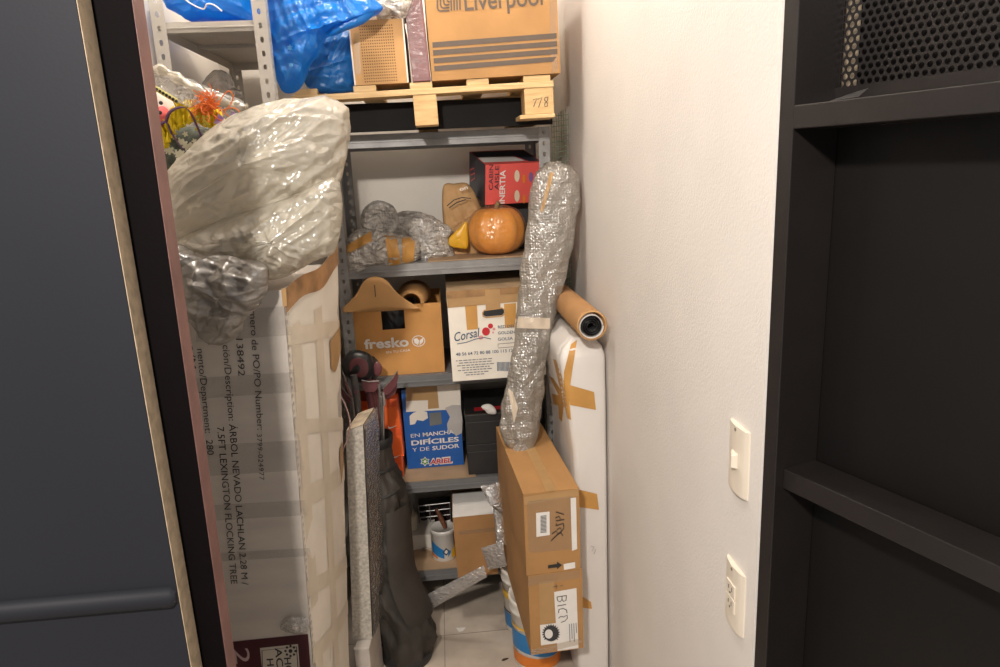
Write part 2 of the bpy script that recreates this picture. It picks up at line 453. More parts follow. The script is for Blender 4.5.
# left leaf: painted board with raw edge on a primed steel tube frame
d1 = thing('door_1', 'closed left door leaf, slate grey board with raw fibreboard edge on maroon steel frame', 'door', (-.75, .945, 0))
d1['kind'] = 'structure'
MB().box(-1.2, -.4155, .944, .984, .03, 2.25).build('panel', M['door_grey'], d1, bevel=.0015)
MB().box(-.4165, -.4145, .9455, .983, .031, 2.249).build('raw_edge', M['mdf'], d1)
fs_ = [(-.384, .99), (-.384 + .0, 1.03)]
FX = lambda z: -.381 + (z - .9) * .0125
MB().hexa([(-.45, .990, .02), (FX(.02), .990, .02), (FX(.02), 1.032, .02), (-.45, 1.032, .02), (-.45, .990, 2.28), (FX(2.28), .990, 2.28), (FX(2.28), 1.032, 2.28), (-.45, 1.032, 2.28)]).box(-1.2, -.45, .990, 1.03, 2.2, 2.25).box(-1.2, -.45, .990, 1.03, .05, .1).build('steel_frame', M['maroon_paint'], d1, bevel=.002)
MB().hexa([(FX(.03) - .001, .992, .03), (FX(.03) + .0006, .992, .03), (FX(.03) + .0006, 1.030, .03), (FX(.03) - .001, 1.030, .03), (FX(2.27) - .001, .992, 2.27), (FX(2.27) + .0006, .992, 2.27), (FX(2.27) + .0006, 1.030, 2.27), (FX(2.27) - .001, 1.030, 2.27)]).build('primed_edge', M['primer'], d1)
# half-round bead across the board
mb = MB(); rows = []
pr = [(0, -.017), (.006, -.015), (.011, -.009), (.013, 0), (.011, .009), (.006, .015), (0, .017)]
zb = Q(100, 603, .944).z
for x in (-1.19, -.425, -.417):
    k = 1 if x < -.42 else .55
    rows.append([(x, .944 - a * k, zb + b * k) for a, b in pr])
mb.grid(rows); mb.add(rows[-1], [list(range(7))])
mb.build('bead', M['door_grey'], d1)

# right leaf, swung open: square tube frame, boards set back, perforated sheet above
AN = R(21)
dd = Vector((math.sin(AN), -math.cos(AN), 0)); no = Vector((math.cos(AN), math.sin(AN), 0))
HG = Vector((WX, .941, 0))
def D(s, o, z): return HG + dd * s + no * o + Vector((0, 0, z))
def dbox(mb, s0, s1, o0, o1, z0, z1):
    return mb.hexa([D(s0, o0, z0), D(s0, o1, z0), D(s1, o1, z0), D(s1, o0, z0), D(s0, o0, z1), D(s0, o1, z1), D(s1, o1, z1), D(s1, o0, z1)][:4] + [D(s0, o0, z1), D(s0, o1, z1), D(s1, o1, z1), D(s1, o0, z1)])
d2 = thing('door_2', 'open right door leaf, black steel frame with perforated sheet above board', 'door', D(.35, .03, 0))
d2['kind'] = 'structure'
LW = .72
for s0 in (0, LW - .024):
    mb = MB(); dbox(mb, s0, s0 + .024, 0, .085, .03, 2.25); mb.build('stile', M['door_black'], d2, bevel=.0012)
mb = MB(); dbox(mb, .024, LW - .024, 0, .080, 1.679, 1.709); mb.build('rail', M['door_black'], d2, bevel=.0012)
mb = MB(); dbox(mb, .024, LW - .024, .016, .080, 1.163, 1.194); mb.build('rail', M['door_black'], d2, bevel=.0012)
for z in (.03, 2.21):
    mb = MB(); dbox(mb, .024, LW - .024, 0, .055, z, z + .04); mb.build('rail', M['door_black'], d2, bevel=.0012)
mb = MB(); dbox(mb, .0, LW, .086, .10, .03, 1.69); mb.build('panel', M['door_panel'], d2)
mb = MB(); dbox(mb, .033, LW, .104, .114, 1.69, 2.25); mb.build('panel', M['door_panel'], d2)
# perforated sheet: staggered round holes
mb = MB(); pit = .0105; rowh = pit * math.sqrt(3) / 2; hr = pit * .37
z0 = 1.735; rr = 0
while z0 + rr * rowh < 2.03:
    zc = z0 + rr * rowh; s = .0265 + (pit / 2 if rr % 2 else 0)
    while s < .42:
        outv = []; inv = []
        for k in range(12):
            a = k * math.pi / 6 + math.pi / 6
            a6 = (a % (math.pi / 3)) - math.pi / 6
            ro = pit / 2 / math.cos(((a - 0) % (math.pi / 3)) - (0 if ((a % (math.pi / 3)) < math.pi / 6 + 1e-6) else math.pi / 3))
            outv.append(D(s + math.cos(a) * ro, .083, zc + math.sin(a) * ro)); inv.append(D(s + math.cos(a) * hr, .083, zc + math.sin(a) * hr))
        mb.add(outv + inv, [(k, (k + 1) % 12, 12 + (k + 1) % 12, 12 + k) for k in range(12)])
        s += pit
    rr += 1
mb.build('perforated_sheet', M['door_black'], d2, solid=.001)
mb = MB(); dbox(mb, .024, LW - .024, .075, .0852, 1.709, 1.7305); dbox(mb, .0235, .0245, .0815, .0852, 1.73, 2.21); mb.build('sheet_border', M['door_black'], d2)
# chipped flake of paint on the rail
mb = MB(); a = D(.075, .004, 1.709); mb.add([a, a + dd * .04 + Vector((0, 0, .001)), a + dd * .045 + no * .012 + Vector((0, 0, .011)), a + dd * .02 + no * .01 + Vector((0, 0, .007))], [(0, 1, 2, 3)]); mb.build('paint_flake', M['door_black'], d2, solid=.0006)

# ================================================================== SWITCH AND OUTLET
def wall_plate(name, label, cat, yc, zc):
    W2, H2 = .036, .057; t = thing(name, label, cat, (WX, yc, zc))
    mb = MB(); rows = []
    for i in range(13):
        a = -1 + 2 * i / 12
        x = WX - .0015 - .0075 * (1 - a * a) ** .6
        rows.append([(x, yc + W2 * a, zc - H2), (x, yc + W2 * a, zc + H2)])
    mb.grid(rows, smooth=True)
    tp = [r[1] for r in rows] + [(WX, yc + W2, zc + H2), (WX, yc - W2, zc + H2)]
    bt = [r[0] for r in rows] + [(WX, yc + W2, zc - H2), (WX, yc - W2, zc - H2)]
    mb.add(tp, [list(range(len(tp)))]); mb.add(bt, [list(range(len(bt)))[::-1]])
    for sgn in (-1, 1):
        y = yc + W2 * sgn; mb.add([(WX - .0015, y, zc - H2), (WX, y, zc - H2), (WX, y, zc + H2), (WX - .0015, y, zc + H2)], [(0, 1, 2, 3)])
    mb.build('cover_plate', M['white_plastic'], t)
    MB().lathe((WX - .0088, yc, zc + H2 - .006), [(.003, 0), (.003, .0012)], 10, Vector((-1, 0, 0))).build('screw', mat('screw_metal', (.35, .3, .25), .4, metal=.7), t)
    return t
sy = QX(740, 455, WX).y
t = wall_plate('light_switch', 'ivory light switch with small rocker on white wall, above the outlet', 'light switch', sy, 1.170)
MB().hexa([(WX - .0085, sy - .012, 1.157), (WX - .0085, sy + .012, 1.157), (WX - .0085, sy + .012, 1.183), (WX - .0085, sy - .012, 1.183),
           (WX - .019, sy - .010, 1.160), (WX - .012, sy + .010, 1.160), (WX - .012, sy + .010, 1.180), (WX - .019, sy - .010, 1.180)]).build('rocker', M['white_plastic'], t, bevel=.001)
oy = QX(736, 597, WX).y; oz = .922
t = wall_plate('wall_outlet', 'ivory double power outlet on white wall, below the light switch', 'power outlet', oy, oz)
for k in (-1, 1):
    zc = oz + .0135 * k
    f_ = MB().box(WX - .0108, WX - .008, oy - .0165, oy + .0165, zc - .0125, zc + .0125).build('socket', M['white_plastic'], t, bevel=.0008)
    mb = MB()
    for yo, h_ in ((-.006, .004), (.006, .0035)): mb.box(WX - .0112, WX - .0105, oy + yo - .0009, oy + yo + .0009, zc - h_ + .002, zc + h_ + .002)
    mb.lathe((WX - .0105, oy, zc - .006), [(.0022, 0), (.0022, .0007)], 10, Vector((-1, 0, 0)))
    mb.build('slots', M['ink'], f_)

# ================================================================== SHELVING
def flange(mb, o, a, w_, z0, z1, pitch, hw, hh):
    """punched steel strip: o at the corner, a the direction of its width"""
    n = max(1, int((z1 - z0) / pitch)); ph = (z1 - z0) / n; Zv = Vector((0, 0, 1))
    for i in range(n):
        zc = z0 + (i + .5) * ph
        outp = [(-w_ / 2, -ph / 2), (0, -ph / 2), (w_ / 2, -ph / 2), (w_ / 2, 0), (w_ / 2, ph / 2), (0, ph / 2), (-w_ / 2, ph / 2), (-w_ / 2, 0)]
        inp = [(-hw * .7, -hh * .8), (0, -hh), (hw * .7, -hh * .8), (hw, 0), (hw * .7, hh * .8), (0, hh), (-hw * .7, hh * .8), (-hw, 0)]
        P = [o + a * (w_ / 2 + x) + Zv * (zc + y) for x, y in outp + inp]
        mb.add(P, [(k, (k + 1) % 8, 8 + (k + 1) % 8, 8 + k) for k in range(8)])
def post(x, y, sx, sy_, z1, mt, parent, w_=.036):
    mb = MB(); o = Vector((x, y, 0))
    flange(mb, o, Vector((sx, 0, 0)), w_, 0, z1, .034, .0048, .0075)
    flange(mb, o, Vector((0, sy_, 0)), w_, 0, z1, .034, .0048, .0075)
    return mb.build('post', mt, parent, solid=.0016)
def shelf_pan(x0, x1, y0, y1, z, mt, parent, lip=.042):
    mb = MB(); t_ = .0015
    mb.box(x0, x1, y0, y1, z - t_, z)
    mb.box(x0, x1, y0, y0 + t_, z - lip, z); mb.box(x0, x1, y1 - t_, y1, z - lip, z)
    mb.box(x0, x0 + t_, y0, y1, z - lip, z); mb.box(x1 - t_, x1, y0, y1, z - lip, z)
    mb.box(x0, x1, y0 - .003, y0, z - lip * .62, z - lip * .48)      # pressed crease along the lip
    mb.box(x0, x1, y0, y0 + .014, z - lip, z - lip + t_)
    mb.box(x0, x1, (y0 + y1) / 2 - .02, (y0 + y1) / 2 + .02, z - .012, z - t_)   # stiffener under the pan
    return mb.build('shelf', mt, parent, bevel=.0008)
SZ = [1.765, 1.345, .955, .555, .195]
SX0, SX1, SY0, SY1 = -.350, .372, 2.350, 2.705
t = thing('shelving_unit', 'grey punched steel shelving unit with five shelves against back wall', 'shelf', ((SX0 + SX1) / 2, (SY0 + SY1) / 2, 0))
for x, sx in ((SX0, 1), (SX1, -1)):
    for y, s_ in ((SY0 - .004, 1), (SY1 + .004, -1)): post(x, y, sx, s_, 1.766, M['steel'], t)
for i, z in enumerate(SZ):
    sh = shelf_pan(SX0 + .004, SX1 - .004, SY0, SY1, z, M['steel'] if i < 2 else M['shelf_dark'], t)
    for x in (SX0 + .018, SX1 - .018): MB().lathe((x, SY0 - .005, z - .015), [(.0055, 0), (.0055, .002), (.003, .004)], 10, Vector((0, -1, 0))).build('bolt', M['steel'], sh)
t2 = thing('side_rack', 'pale grey punched steel rack at left, its narrow end towards the door', 'shelf', (-.56, 2.35, 0))
RX0, RX1, RY0, RY1 = -.702, -.414, 2.0, 2.70
for x, sx in ((RX0, 1), (RX1, -1)):
    for y, s_ in ((RY0 - .004, 1), (RY1 + .004, -1)): post(x, y, sx, s_, 2.32, M['rack'], t2, .034)
for z in (2.045, 1.80, 1.05, .35): shelf_pan(RX0 + .004, RX1 - .004, RY0, RY1, z, M['rack'], t2, .026)

# ================================================================== ON TOP: PALLET AND ITS LOAD
PR = R(1.5); PY = 2.15
pf = Fr((-.40, PY, 1.7665), roll=R(1.2))
t = thing('wooden_pallet', 'small raw pine pallet on top shelf, marked 778 on its end block', 'pallet', (0, PY + .2, 1.7665))
def pbox(x0, x1, y0, y1, z0, z1):
    return MB().hexa([pf.p(x0, y0, z0), pf.p(x1, y0, z0), pf.p(x1, y1, z0), pf.p(x0, y1, z0), pf.p(x0, y0, z1), pf.p(x1, y0, z1), pf.p(x1, y1, z1), pf.p(x0, y1, z1)])
for bx0, bx1, z0 in ((.0, .075, .0), (.346, .414, 0), (.672, .758, .012)):
    for by in (0, .40): pbox(bx0, bx1, by, by + .09, z0, .0855).build('block', M['wood_end'], t, bevel=.0015)
pbox(.655, .76, -.003, .49, 0, .0115).build('bottom_board', M['wood'], t, bevel=.001)
for by in (0, .40): pbox(0, .76, by - .002, by + .088, .086, .103).build('stringer', M['wood'], t, bevel=.0015)
for a, b in ((.01, .075), (.178, .243), (.340, .405), (.505, .570), (.672, .752)):
    pbox(a, b, .003, .495, .1035, .1205).build('deck_board', M['wood'], t, bevel=.0012)
stroke_px('marker_number', M['ink'], t, Fr(pf.p(0, 0, 0), roll=R(1.2)), [[(533, 100), (537, 98.5), (535, 103), (533.5, 107)], [(537.5, 99.5), (542, 97.5), (540, 103), (538.5, 107.5)],
          [(548, 97), (545, 97.5), (544.5, 100), (547.5, 103), (547.5, 106), (545, 106.5), (544.5, 104), (547.5, 100.5), (548, 97)]], .7)
PT = .1212
def on_pallet(x): return Vector((x, PY, pf.p(x + .40, 0, PT).z))
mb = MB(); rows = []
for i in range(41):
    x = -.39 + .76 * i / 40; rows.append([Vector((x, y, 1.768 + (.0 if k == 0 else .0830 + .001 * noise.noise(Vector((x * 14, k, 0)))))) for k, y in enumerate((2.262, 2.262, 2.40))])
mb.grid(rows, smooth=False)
tag(mb.build('gap_shade_sheet', mat('gap_shade_black', (.006, .005, .005), .7, .2, 10, spec=.2), None, solid=.002), 'added black sheet standing in for shade in the gap under the pallet', 'sheet')  # made-up sheet, near-black to put shade into the gap below the pallet
# big printed carton
lf = Fr(on_pallet(.003), roll=R(1.4)); lf.o.z += .0005
t = thing('printed_carton', 'large brown carton with four dark stripes, on the pallet by the right wall', 'box', lf.p(.19, .2, 0))
carton_body(lf, .376, .40, .31, 'body', M['card'], t, .003)
decals('stripes', M['ink_grey'], t, lf, [[(432.3, 42.3), (556.6, 33), (556.8, 38.4), (432.7, 47.6)], [(432.9, 50.2), (557, 41), (557.2, 46.2), (433.3, 55.5)],
        [(433.6, 58.2), (557.4, 48.8), (557.6, 54), (434, 63.4)], [(434.2, 66), (556.5, 56.6), (553.5, 61.6), (434.6, 71.2)]])
text('lettering', 'Liverpool', M['ink_grey'], t, lf, (465, 10.5), (543, 4.6), 17, .012)
# emblem: nested angles beside upright bars
mb = MB()
def lpx(pts, wpx):
    P = [lf.face(*q, .0014) for q in pts]; wd = wpx * depth_of(P[0]) / F / 2; A, B = [], []
    for i, p in enumerate(P):
        tt = (P[min(i + 1, len(P) - 1)] - P[max(i - 1, 0)]).normalized(); s = tt.cross(lf.v).normalized() * wd
        A.append(p + s); B.append(p - s)
    mb.grid([A, B], smooth=False)
for k in range(4):
    x = 437.5 + k * 3.1; yb = 11.0 - k * 3.0
    lpx([(x - .6, -16), (x, yb - 3), (x + .8, yb - 1), (x + 2.5, yb), (449.5, yb - .5)], 1.6)
for k in range(4): lpx([(450.6 + k * 2.9, -16), (451.4 + k * 2.9, 10.6 - k * .25)], 1.6)
mb.build('emblem', M['ink_grey'], t)
decal('corner_tape', M['tape_clear'], t, lf, [(549, 0), (556, 0), (558, 70), (552, 74)], .0006)
# maroon slab wrapped in film
sf = Fr(on_pallet(-.053), roll=R(1.2)); sf.o.z += .0008
t = thing('maroon_flat_pack', 'narrow maroon flat pack in clear film, upright beside the striped carton', 'package', sf.p(.022, .15, 0))
MB().hexa([sf.p(0, 0, 0), sf.p(.052, 0, 0), sf.p(.052, .3, 0), sf.p(0, .3, 0), sf.p(-.006, 0, .3), sf.p(.045, 0, .3), sf.p(.045, .3, .3), sf.p(-.006, .3, .3)]).build('body', mat('maroon_board', (.16, .035, .035), .4, .15, 20, .2, 40), t, bevel=.002)
mb = MB(); rows = []
for i in range(26):
    z = .004 + .29 * i / 25
    rows.append([sf.p(-.001 - z * .018 + x, -.003 - .004 * abs(noise.noise(Vector((x * 60, z * 30, 1)))), z) for x in (0, .010, .020, .030, .040, .047)])
mb.grid(rows); mb.build('film', film('clear_wrap_film', (.5, .36, .3), .90, .18, .09, .5, 30), t)
# perforated fibreboard box
bf = Fr(on_pallet(-.218), roll=R(1.0)); bf.o.z += .0008
t = thing('perforated_box', 'tan board box with rows of small holes, on pallet beside the blue bags', 'box', bf.p(.078, .15, 0))
carton_body(bf, .152, .30, .172, 'body', M['card_light'], t, .0)
mb = MB()
for i in range(15):
    for j in range(20):
        c_ = bf.p(.030 + i * .0064, -.0010, .008 + j * .0078); mb.add([c_ + bf.u * (.0019 * math.cos(k * math.pi / 4)) + bf.w * (.0019 * math.sin(k * math.pi / 4)) for k in range(8)], [list(range(8))])
mb.build('hole_pattern', mat('hole_shadow', (.13, .06, .022), .9), t)
decal('tape_strip', M['tape_tan'], t, bf, [(353.6, 33), (359.5, 33), (361, 74), (355.5, 75)])
mb = MB()
for a in (-.0015, .1495): mb.hexa([bf.p(a, -.004, 0), bf.p(a + .004, -.004, 0), bf.p(a + .004, .30, 0), bf.p(a, .30, 0), bf.p(a, -.004, .172), bf.p(a + .004, -.004, .172), bf.p(a + .004, .3, .172), bf.p(a, .3, .172)])
mb.build('edge_lip', M['card_white'], t)
t = crumple('bubble_wrap_sheet', M['bubble_dense'], None, px_outline([(352, -8), (380, -14), (412, -8), (411, 12), (404, 19), (394, 15), (380, 19), (368, 13), (356, 12), (351, 4)], 2.16), .05, .2, .02, 26, 14, 90, 3)
tag(t, 'crinkled clear bubble wrap lying on top of the perforated tan box', 'bubble wrap')

# blue bags
t = thing('blue_plastic_bag', 'large bright blue plastic bag hanging down between side rack and pallet boxes', 'bag', Q(310, 90, 2.10))
bag_ = crumple('body', M['blue_film'], t, px_outline([(265, -10), (300, -20), (350, -14), (382, 6), (372, 16), (352, 22), (334, 30), (322, 40), (318, 52), (305, 72), (300, 88), (286, 93), (277, 80), (272, 60), (268, 30)], 2.07), .07, .05, .008, 9, 34, 170, 2, stretch=(1.2, 1, .8), edge=.2, folds=(((.35, 0, -1), 3, 30, .016), ((1, 0, .25), 4, 30, .012), ((.1, 0, -1), 5, 60, .005)))
crumple('knot', M['blue_film'], t, px_outline([(322, 26), (350, 20), (378, 8), (366, 22), (345, 31), (330, 36)], 2.05), .02, .02, .006, 18, 10, 60, 4)
for fx_, fy_, fr_ in ((290, 48, 3.6), (291, 65, 2.8)):
    lay_poly('flower_print', mat('pale_blue_print', (.12, .42, .80), .5), t, bag_, [(fx_ + fr_ * math.cos(a) * (1 if k % 2 else .5), fy_ + fr_ * 1.1 * math.sin(a) * (1 if k % 2 else .5)) for k, a in enumerate([i * math.pi / 6 for i in range(12)])])
t = crumple('blue_plastic_bag', M['blue_dark_film'], None, px_outline([(316, 46), (330, 30), (350, 24), (353.5, 56), (354, 88), (348, 92), (330, 93.5), (312, 90), (304, 78)], 2.19), .03, .12, .006, 10, 22, 110, 5, stretch=(.8, 1, 1.4), edge=.15, folds=(((1, 0, .15), 3, 28, .012), ((-.5, 0, -1), 5, 50, .005)))
tag(t, 'dull blue folded plastic bag resting on left end of pallet', 'bag')
t = crumple('blue_plastic_bag', M['blue_film'], None, px_outline([(160, -20), (210, -26), (256, -20), (255, 20), (240, 20.5), (215, 20), (203, 19), (196, 20.5), (188, 20), (178, 12), (166, 6)], 2.13), .07, .3, .010, 10, 22, 130, 8, edge=.2, folds=(((1, 0, -.5), 4, 30, .016), ((.6, 0, .8), 5, 50, .006)))
tag(t, 'crumpled blue plastic bag on upper shelf of the pale side rack', 'bag')
mb = MB(); mb.tube(spline([Q(182, -4, 2.04), Q(190, 3, 2.032), Q(203, 9, 2.035), Q(207, 4, 2.025), Q(214, 5, 2.035), Q(222, 11, 2.03)], 40, False), .0018, 6)
tag(mb.build('white_tie_string', M['paper']), 'white tie string knotted over blue bag on the side rack', 'string')

# ================================================================== SIDE RACK: SMALL BUNDLE, PARTY DECORATION
t = thing('bubble_bundle', 'small reddish object in clear bubble wrap on the side rack shelf', 'package', Q(224, 106, 2.1))
crumple('contents', mat('red_glass', (.30, .06, .06), .4, .5, 40), t, px_outline([(206, 92), (214, 80), (224, 84), (230, 96), (226, 105), (210, 105)], 2.12), .03, .03, .006, 30, 8, 50, 1)
crumple('wrap', M['bubble'], t, px_outline([(199, 96), (206, 80), (218, 69), (230, 74), (236, 88), (243, 93), (245, 109), (238, 112), (212, 112), (200, 106)], 2.11), .06, .07, .016, 22, 14, 80, 9)

t = crumple('decoration_bag', M['clear_film'], None, px_outline([(148, 68), (158, 66), (185, 76), (215, 90), (246, 104), (240, 130), (205, 160), (170, 170), (158, 150), (150, 100)], 1.86), .03, .06, .02, 9, 22, 120, 6, stretch=(1, 1, 2))
tag(t, 'open clear plastic bag rim behind the party decorations', 'bag')
mb = MB()
P0 = [Q(a, b, 1.84) for a, b in [(146, 72), (160, 70), (180, 80), (205, 94), (230, 104), (247, 108)]]
mb.tube(spline(P0, 30, False), [.012 + .004 * math.sin(i * 1.3) for i in range(30)], 8)
o = mb.build('rolled_rim', M['bag_film'], t)
# flowered dark cloth, yellow garland, raffia, ribbons, little pink plush
t = crumple('flowered_cloth', mat('dark_sage_cloth', (.14, .16, .13), .8, .5, 45, .2, 60, col2=(.05, .06, .05)), None, px_outline([(156, 140), (168, 128), (190, 126), (214, 132), (222, 160), (200, 190), (165, 185), (156, 165)], 1.80), .06, .03, .02, 16, 14, 80, 2)
tag(t, 'dark sage cloth printed with white flowers, below yellow garland', 'cloth')
mb = MB()
for k in range(26):
    px = 158 + random.random() * 50; py = 132 + random.random() * 32; c0 = Q(px, py, 1.735 + random.random() * .01); r0 = .006 + random.random() * .005
    pts = []
    for i in range(15):
        a = i * 2 * math.pi / 15; rr_ = r0 * (1 if i % 3 else .5); pts.append(c0 + Vector((math.cos(a) * rr_, -.001, math.sin(a) * rr_)))
    mb.add(pts, [list(range(15))])
mb.build('flower_print', mat('cream_petal', (.75, .72, .55), .7), t)
t = thing('yellow_garland', 'bright yellow ruffled garland in the bag of party decorations', 'decoration', Q(190, 120, 1.76))
mb = MB(); base = spline([Q(a, b, 1.73) for a, b in [(163, 138), (170, 126), (178, 116), (190, 112), (208, 116), (222, 124), (226, 134)]], 60, False)
rows = []
for j in range(7):
    row = []
    for i, p in enumerate(base):
        k = j / 6; row.append(p + Vector((.004 * math.sin(i * 2.1 + j), -.012 * math.sin(i * 1.35) * (abs(k - .5) * 2), (k - .5) * .05 + .004 * math.sin(i * 1.7 + j * 2))))
    rows.append(row)
mb.grid(rows); mb.build('ruffle', M['yellow'], t, solid=.001)
mb = MB()
for i in range(14):
    p = Q(196 + random.random() * 22, 116 + random.random() * 14, 1.712); mb.lathe(p, [(.004, 0), (.003, .002), (.0005, .003)], 7, Vector((random.random() - .5, -1, random.random() - .5)))
mb.build('petals', mat('olive_petal', (.5, .42, .05), .7), t)
t = thing('striped_ribbon', 'yellow ribbon with black dots slanting at left of party decorations', 'ribbon', Q(155, 95, 1.75))
mb = MB(); A = [Q(148 + i * 3.2, 84 + i * 1.9, 1.74) for i in range(11)]
mb.grid([[p + Vector((0, 0, .007)) for p in A], [p - Vector((0, 0, .007)) for p in A]]); mb.build('band', mat('pale_yellow_ribbon', (.72, .66, .22), .5), t, solid=.0008)
mb = MB()
for i in range(9): mb.lathe(Q(150 + i * 3.3, 85.4 + i * 1.97, 1.7365), [(.0035, 0), (.0035, .0005)], 8, Vector((0, -1, 0)))
mb.build('dots', M['ink'], t)
t = thing('pink_plush', 'white and coral plush with black eyes at far left of decorations', 'plush toy', Q(152, 120, 1.76))
crumple('body', mat('cream_plush', (.80, .70, .64), .9, .06, 40, .4, 200), t, px_outline([(151, 92), (161, 92), (171, 100), (175, 112), (169, 128), (155, 134), (147, 115)], 1.77), .045, .04, .004, 20, 12, 60, 1)
crumple('cheek', mat('coral_plush', (.85, .16, .16), .9, .1, 40, .4, 200), t, px_outline([(156, 110), (163, 106), (170, 114), (167, 124), (158, 130), (152, 122)], 1.735), .02, .02, .003, 20, 10, 50, 2)
for a, b in ((161, 103), (160, 112.5)): MB().lathe(Q(a, b, 1.715), [(.0045, 0), (.004, .003), (.001, .005)], 10, Vector((0, -1, 0))).build('eye', M['ink'], t)
t = thing('raffia_tuft', 'orange raffia tuft with lilac petals among the party decorations', 'decoration', Q(212, 110, 1.72))
mb = MB()
for k in range(70):
    c0 = Q(206 + random.gauss(0, 4.5), 106 + random.gauss(0, 3.5), 1.72 + random.gauss(0, .01)); pts = []
    a = random.random() * 6.28; l = .012 + random.random() * .02; b = random.random() * 3
    for i in range(7): 
        s = i / 6 - .5; pts.append(c0 + Vector((math.cos(a + s * b) * l * s * 2, .01 * math.sin(b + s * 4), math.sin(a + s * b) * l * s * 2)))
    mb.tube(pts, .0011, 4)
for pts in ([(219, 104), (223, 96), (229, 91), (233, 96), (231, 104), (225, 112), (232, 118), (241, 117)], [(210, 112), (220, 120), (232, 122), (240, 114), (234, 108), (222, 110)]):
    mb.tube(spline([Q(a, b, 1.71) for a, b in pts], 30, False), .0014, 5)
mb.build('strands', mat('orange_raffia', (.85, .20, .03), .6), t)
for a, b in ((219, 119), (233, 116)):
    MB().add([Q(a - 5, b + 4, 1.715), Q(a, b - 5, 1.71), Q(a + 5, b - 1, 1.715), Q(a + 2, b + 6, 1.705)], [(0, 1, 2, 3)]).build('petal', mat('lilac_felt', (.48, .30, .62), .8), t, solid=.002)
for pts, lb in (([(166, 122), (170, 112), (182, 107), (190, 112), (197, 126), (203, 140), (207, 146)], 'glossy purple ribbon arching over yellow garland, its tail to the right'),
                ([(156, 128), (166, 122), (172, 134), (182, 148), (194, 158)], 'dull purple ribbon hanging straight over flowered dark cloth')):
    mb = MB(); S_ = spline([Q(a, b, 1.698) for a, b in pts], 24, False)
    mb.grid([[p + Vector((-.0035, .002, .002)) for p in S_], [p + Vector((.0035, -.002, -.002)) for p in S_]])
    tag(mb.build('purple_ribbon', mat('purple_satin', (.075, .018, .085), .35), None, solid=.001), lb, 'ribbon')
t = MB()
for k in range(6):
    p = Q(190, 108, 1.70); a = R(20 + k * 24); t.add([p, p + Vector((math.cos(a) * .03, -.004, math.sin(a) * .035)), p + Vector((math.cos(a + .25) * .026, -.006, math.sin(a + .25) * .03))], [(0, 1, 2)])
tag(t.build('organza_bow', M['clear_film'], None, solid=.0006), 'pale sheer bow tied above purple ribbon arch', 'bow')

# ================================================================== TREE CARTON AND THE BAG ON IT
TY = 1.47
tb_br = Q(313, 667, TY); tb_tr = Q(283, 290, TY)
sl = (tb_tr.x - tb_br.x) / (tb_tr.z - tb_br.z)
TZ = tb_tr.z
def TF(z): return tb_br.x + sl * (z - tb_br.z)
far_t = Q(337, 247, 1.86); far_b = Q(349, 660, 1.86)
slf = (far_t.x - far_b.x) / (far_t.z - far_b.z)
def TR(z): return far_b.x + slf * (z - far_b.z)
t = thing('tree_carton', 'tall carton with black Spanish lettering, standing behind the left door leaf', 'box', (-.52, 1.65, 0))
mb = MB(); NZ = 26
def side_pt(s, z):            # right side face, bowed outward
    y = TY + (1.86 - TY) * s; x = TF(z) * (1 - s) + TR(z) * s
    return Vector((x + .012 * math.sin(math.pi * s) + .003 * noise.noise(Vector((s * 4, z * 9, 0))), y, z))
def top_z(s): return TZ + (far_t.z - TZ) * s + .006 * math.sin(s * 9)
rows = [[side_pt(s / 8, top_z(s / 8) * k / NZ) for s in range(9)] for k in range(NZ + 1)]
mb.grid(rows, smooth=True)
mb.build('side', M['card_white'], t)
mb = MB(); mb.hexa([(-.73, TY, 0), (TF(0), TY, 0), (TR(0), 1.86, 0), (-.73, 1.86, 0), (-.70, TY, TZ), (TF(TZ) - .0005, TY, TZ), (TR(TZ) - .0005, 1.86, TZ), (-.70, 1.86, TZ)])
mb.build('body', M['card_grey'], t)
tf = Fr((-.73, TY, 0))
# torn brown tape over the top edge of the side
def side_patch(name, material, z0f, z1f, s0, s1, off, ns=8, skew=0):
    mb = MB(); rows = []
    for k in range(5):
        row = []
        for i in range(ns + 1):
            s = s0 + (s1 - s0) * i / ns; z = z0f(s) + (z1f(s) - z0f(s)) * k / 4
            row.append(side_pt(s, z) + Vector((off, 0, 0)))
        rows.append(row)
    mb.grid(rows); return mb.build(name, material, t)
side_patch('top_tape', mat('worn_brown_tape', (.40, .215, .095), .35, .35, 18, .4, 40), lambda s: top_z(s) - .050 + .005 * math.sin(s * 7), lambda s: top_z(s) + .001, 0, 1.0, .0025, 12)
for z, h_, mm in ((1.30, .04, 'tape_pale'), (.92, .05, 'tape_pale'), (.70, .04, 'tape_pale'), (1.10, .035, 'tape_pale'), (.52, .045, 'tape_pale')):
    side_patch('side_tape', mat('pale_side_tape', (.70, .62, .50), .4, .06, 14, .2, 40), lambda s: z - (.06 + .12 * (z * 7 % 1)) * s, lambda s: z + h_ - (.06 + .12 * (z * 7 % 1)) * s, 0, 1, .0018)
for s0, s1 in ((.38, .52), (.04, .16)): side_patch('side_tape', MATS['pale_side_tape'], lambda s: .05, lambda s: top_z(s) - .09, s0, s1, .0014)
for z0, z1, s0, s1 in ((1.17, 1.225, .66, .98), (.84, .90, .84, .97)): side_patch('brown_patch', M['tape_tan'], lambda s: z0 + .02 * math.sin(s * 14), lambda s: z1 + .03 * s, s0, s1, .003)
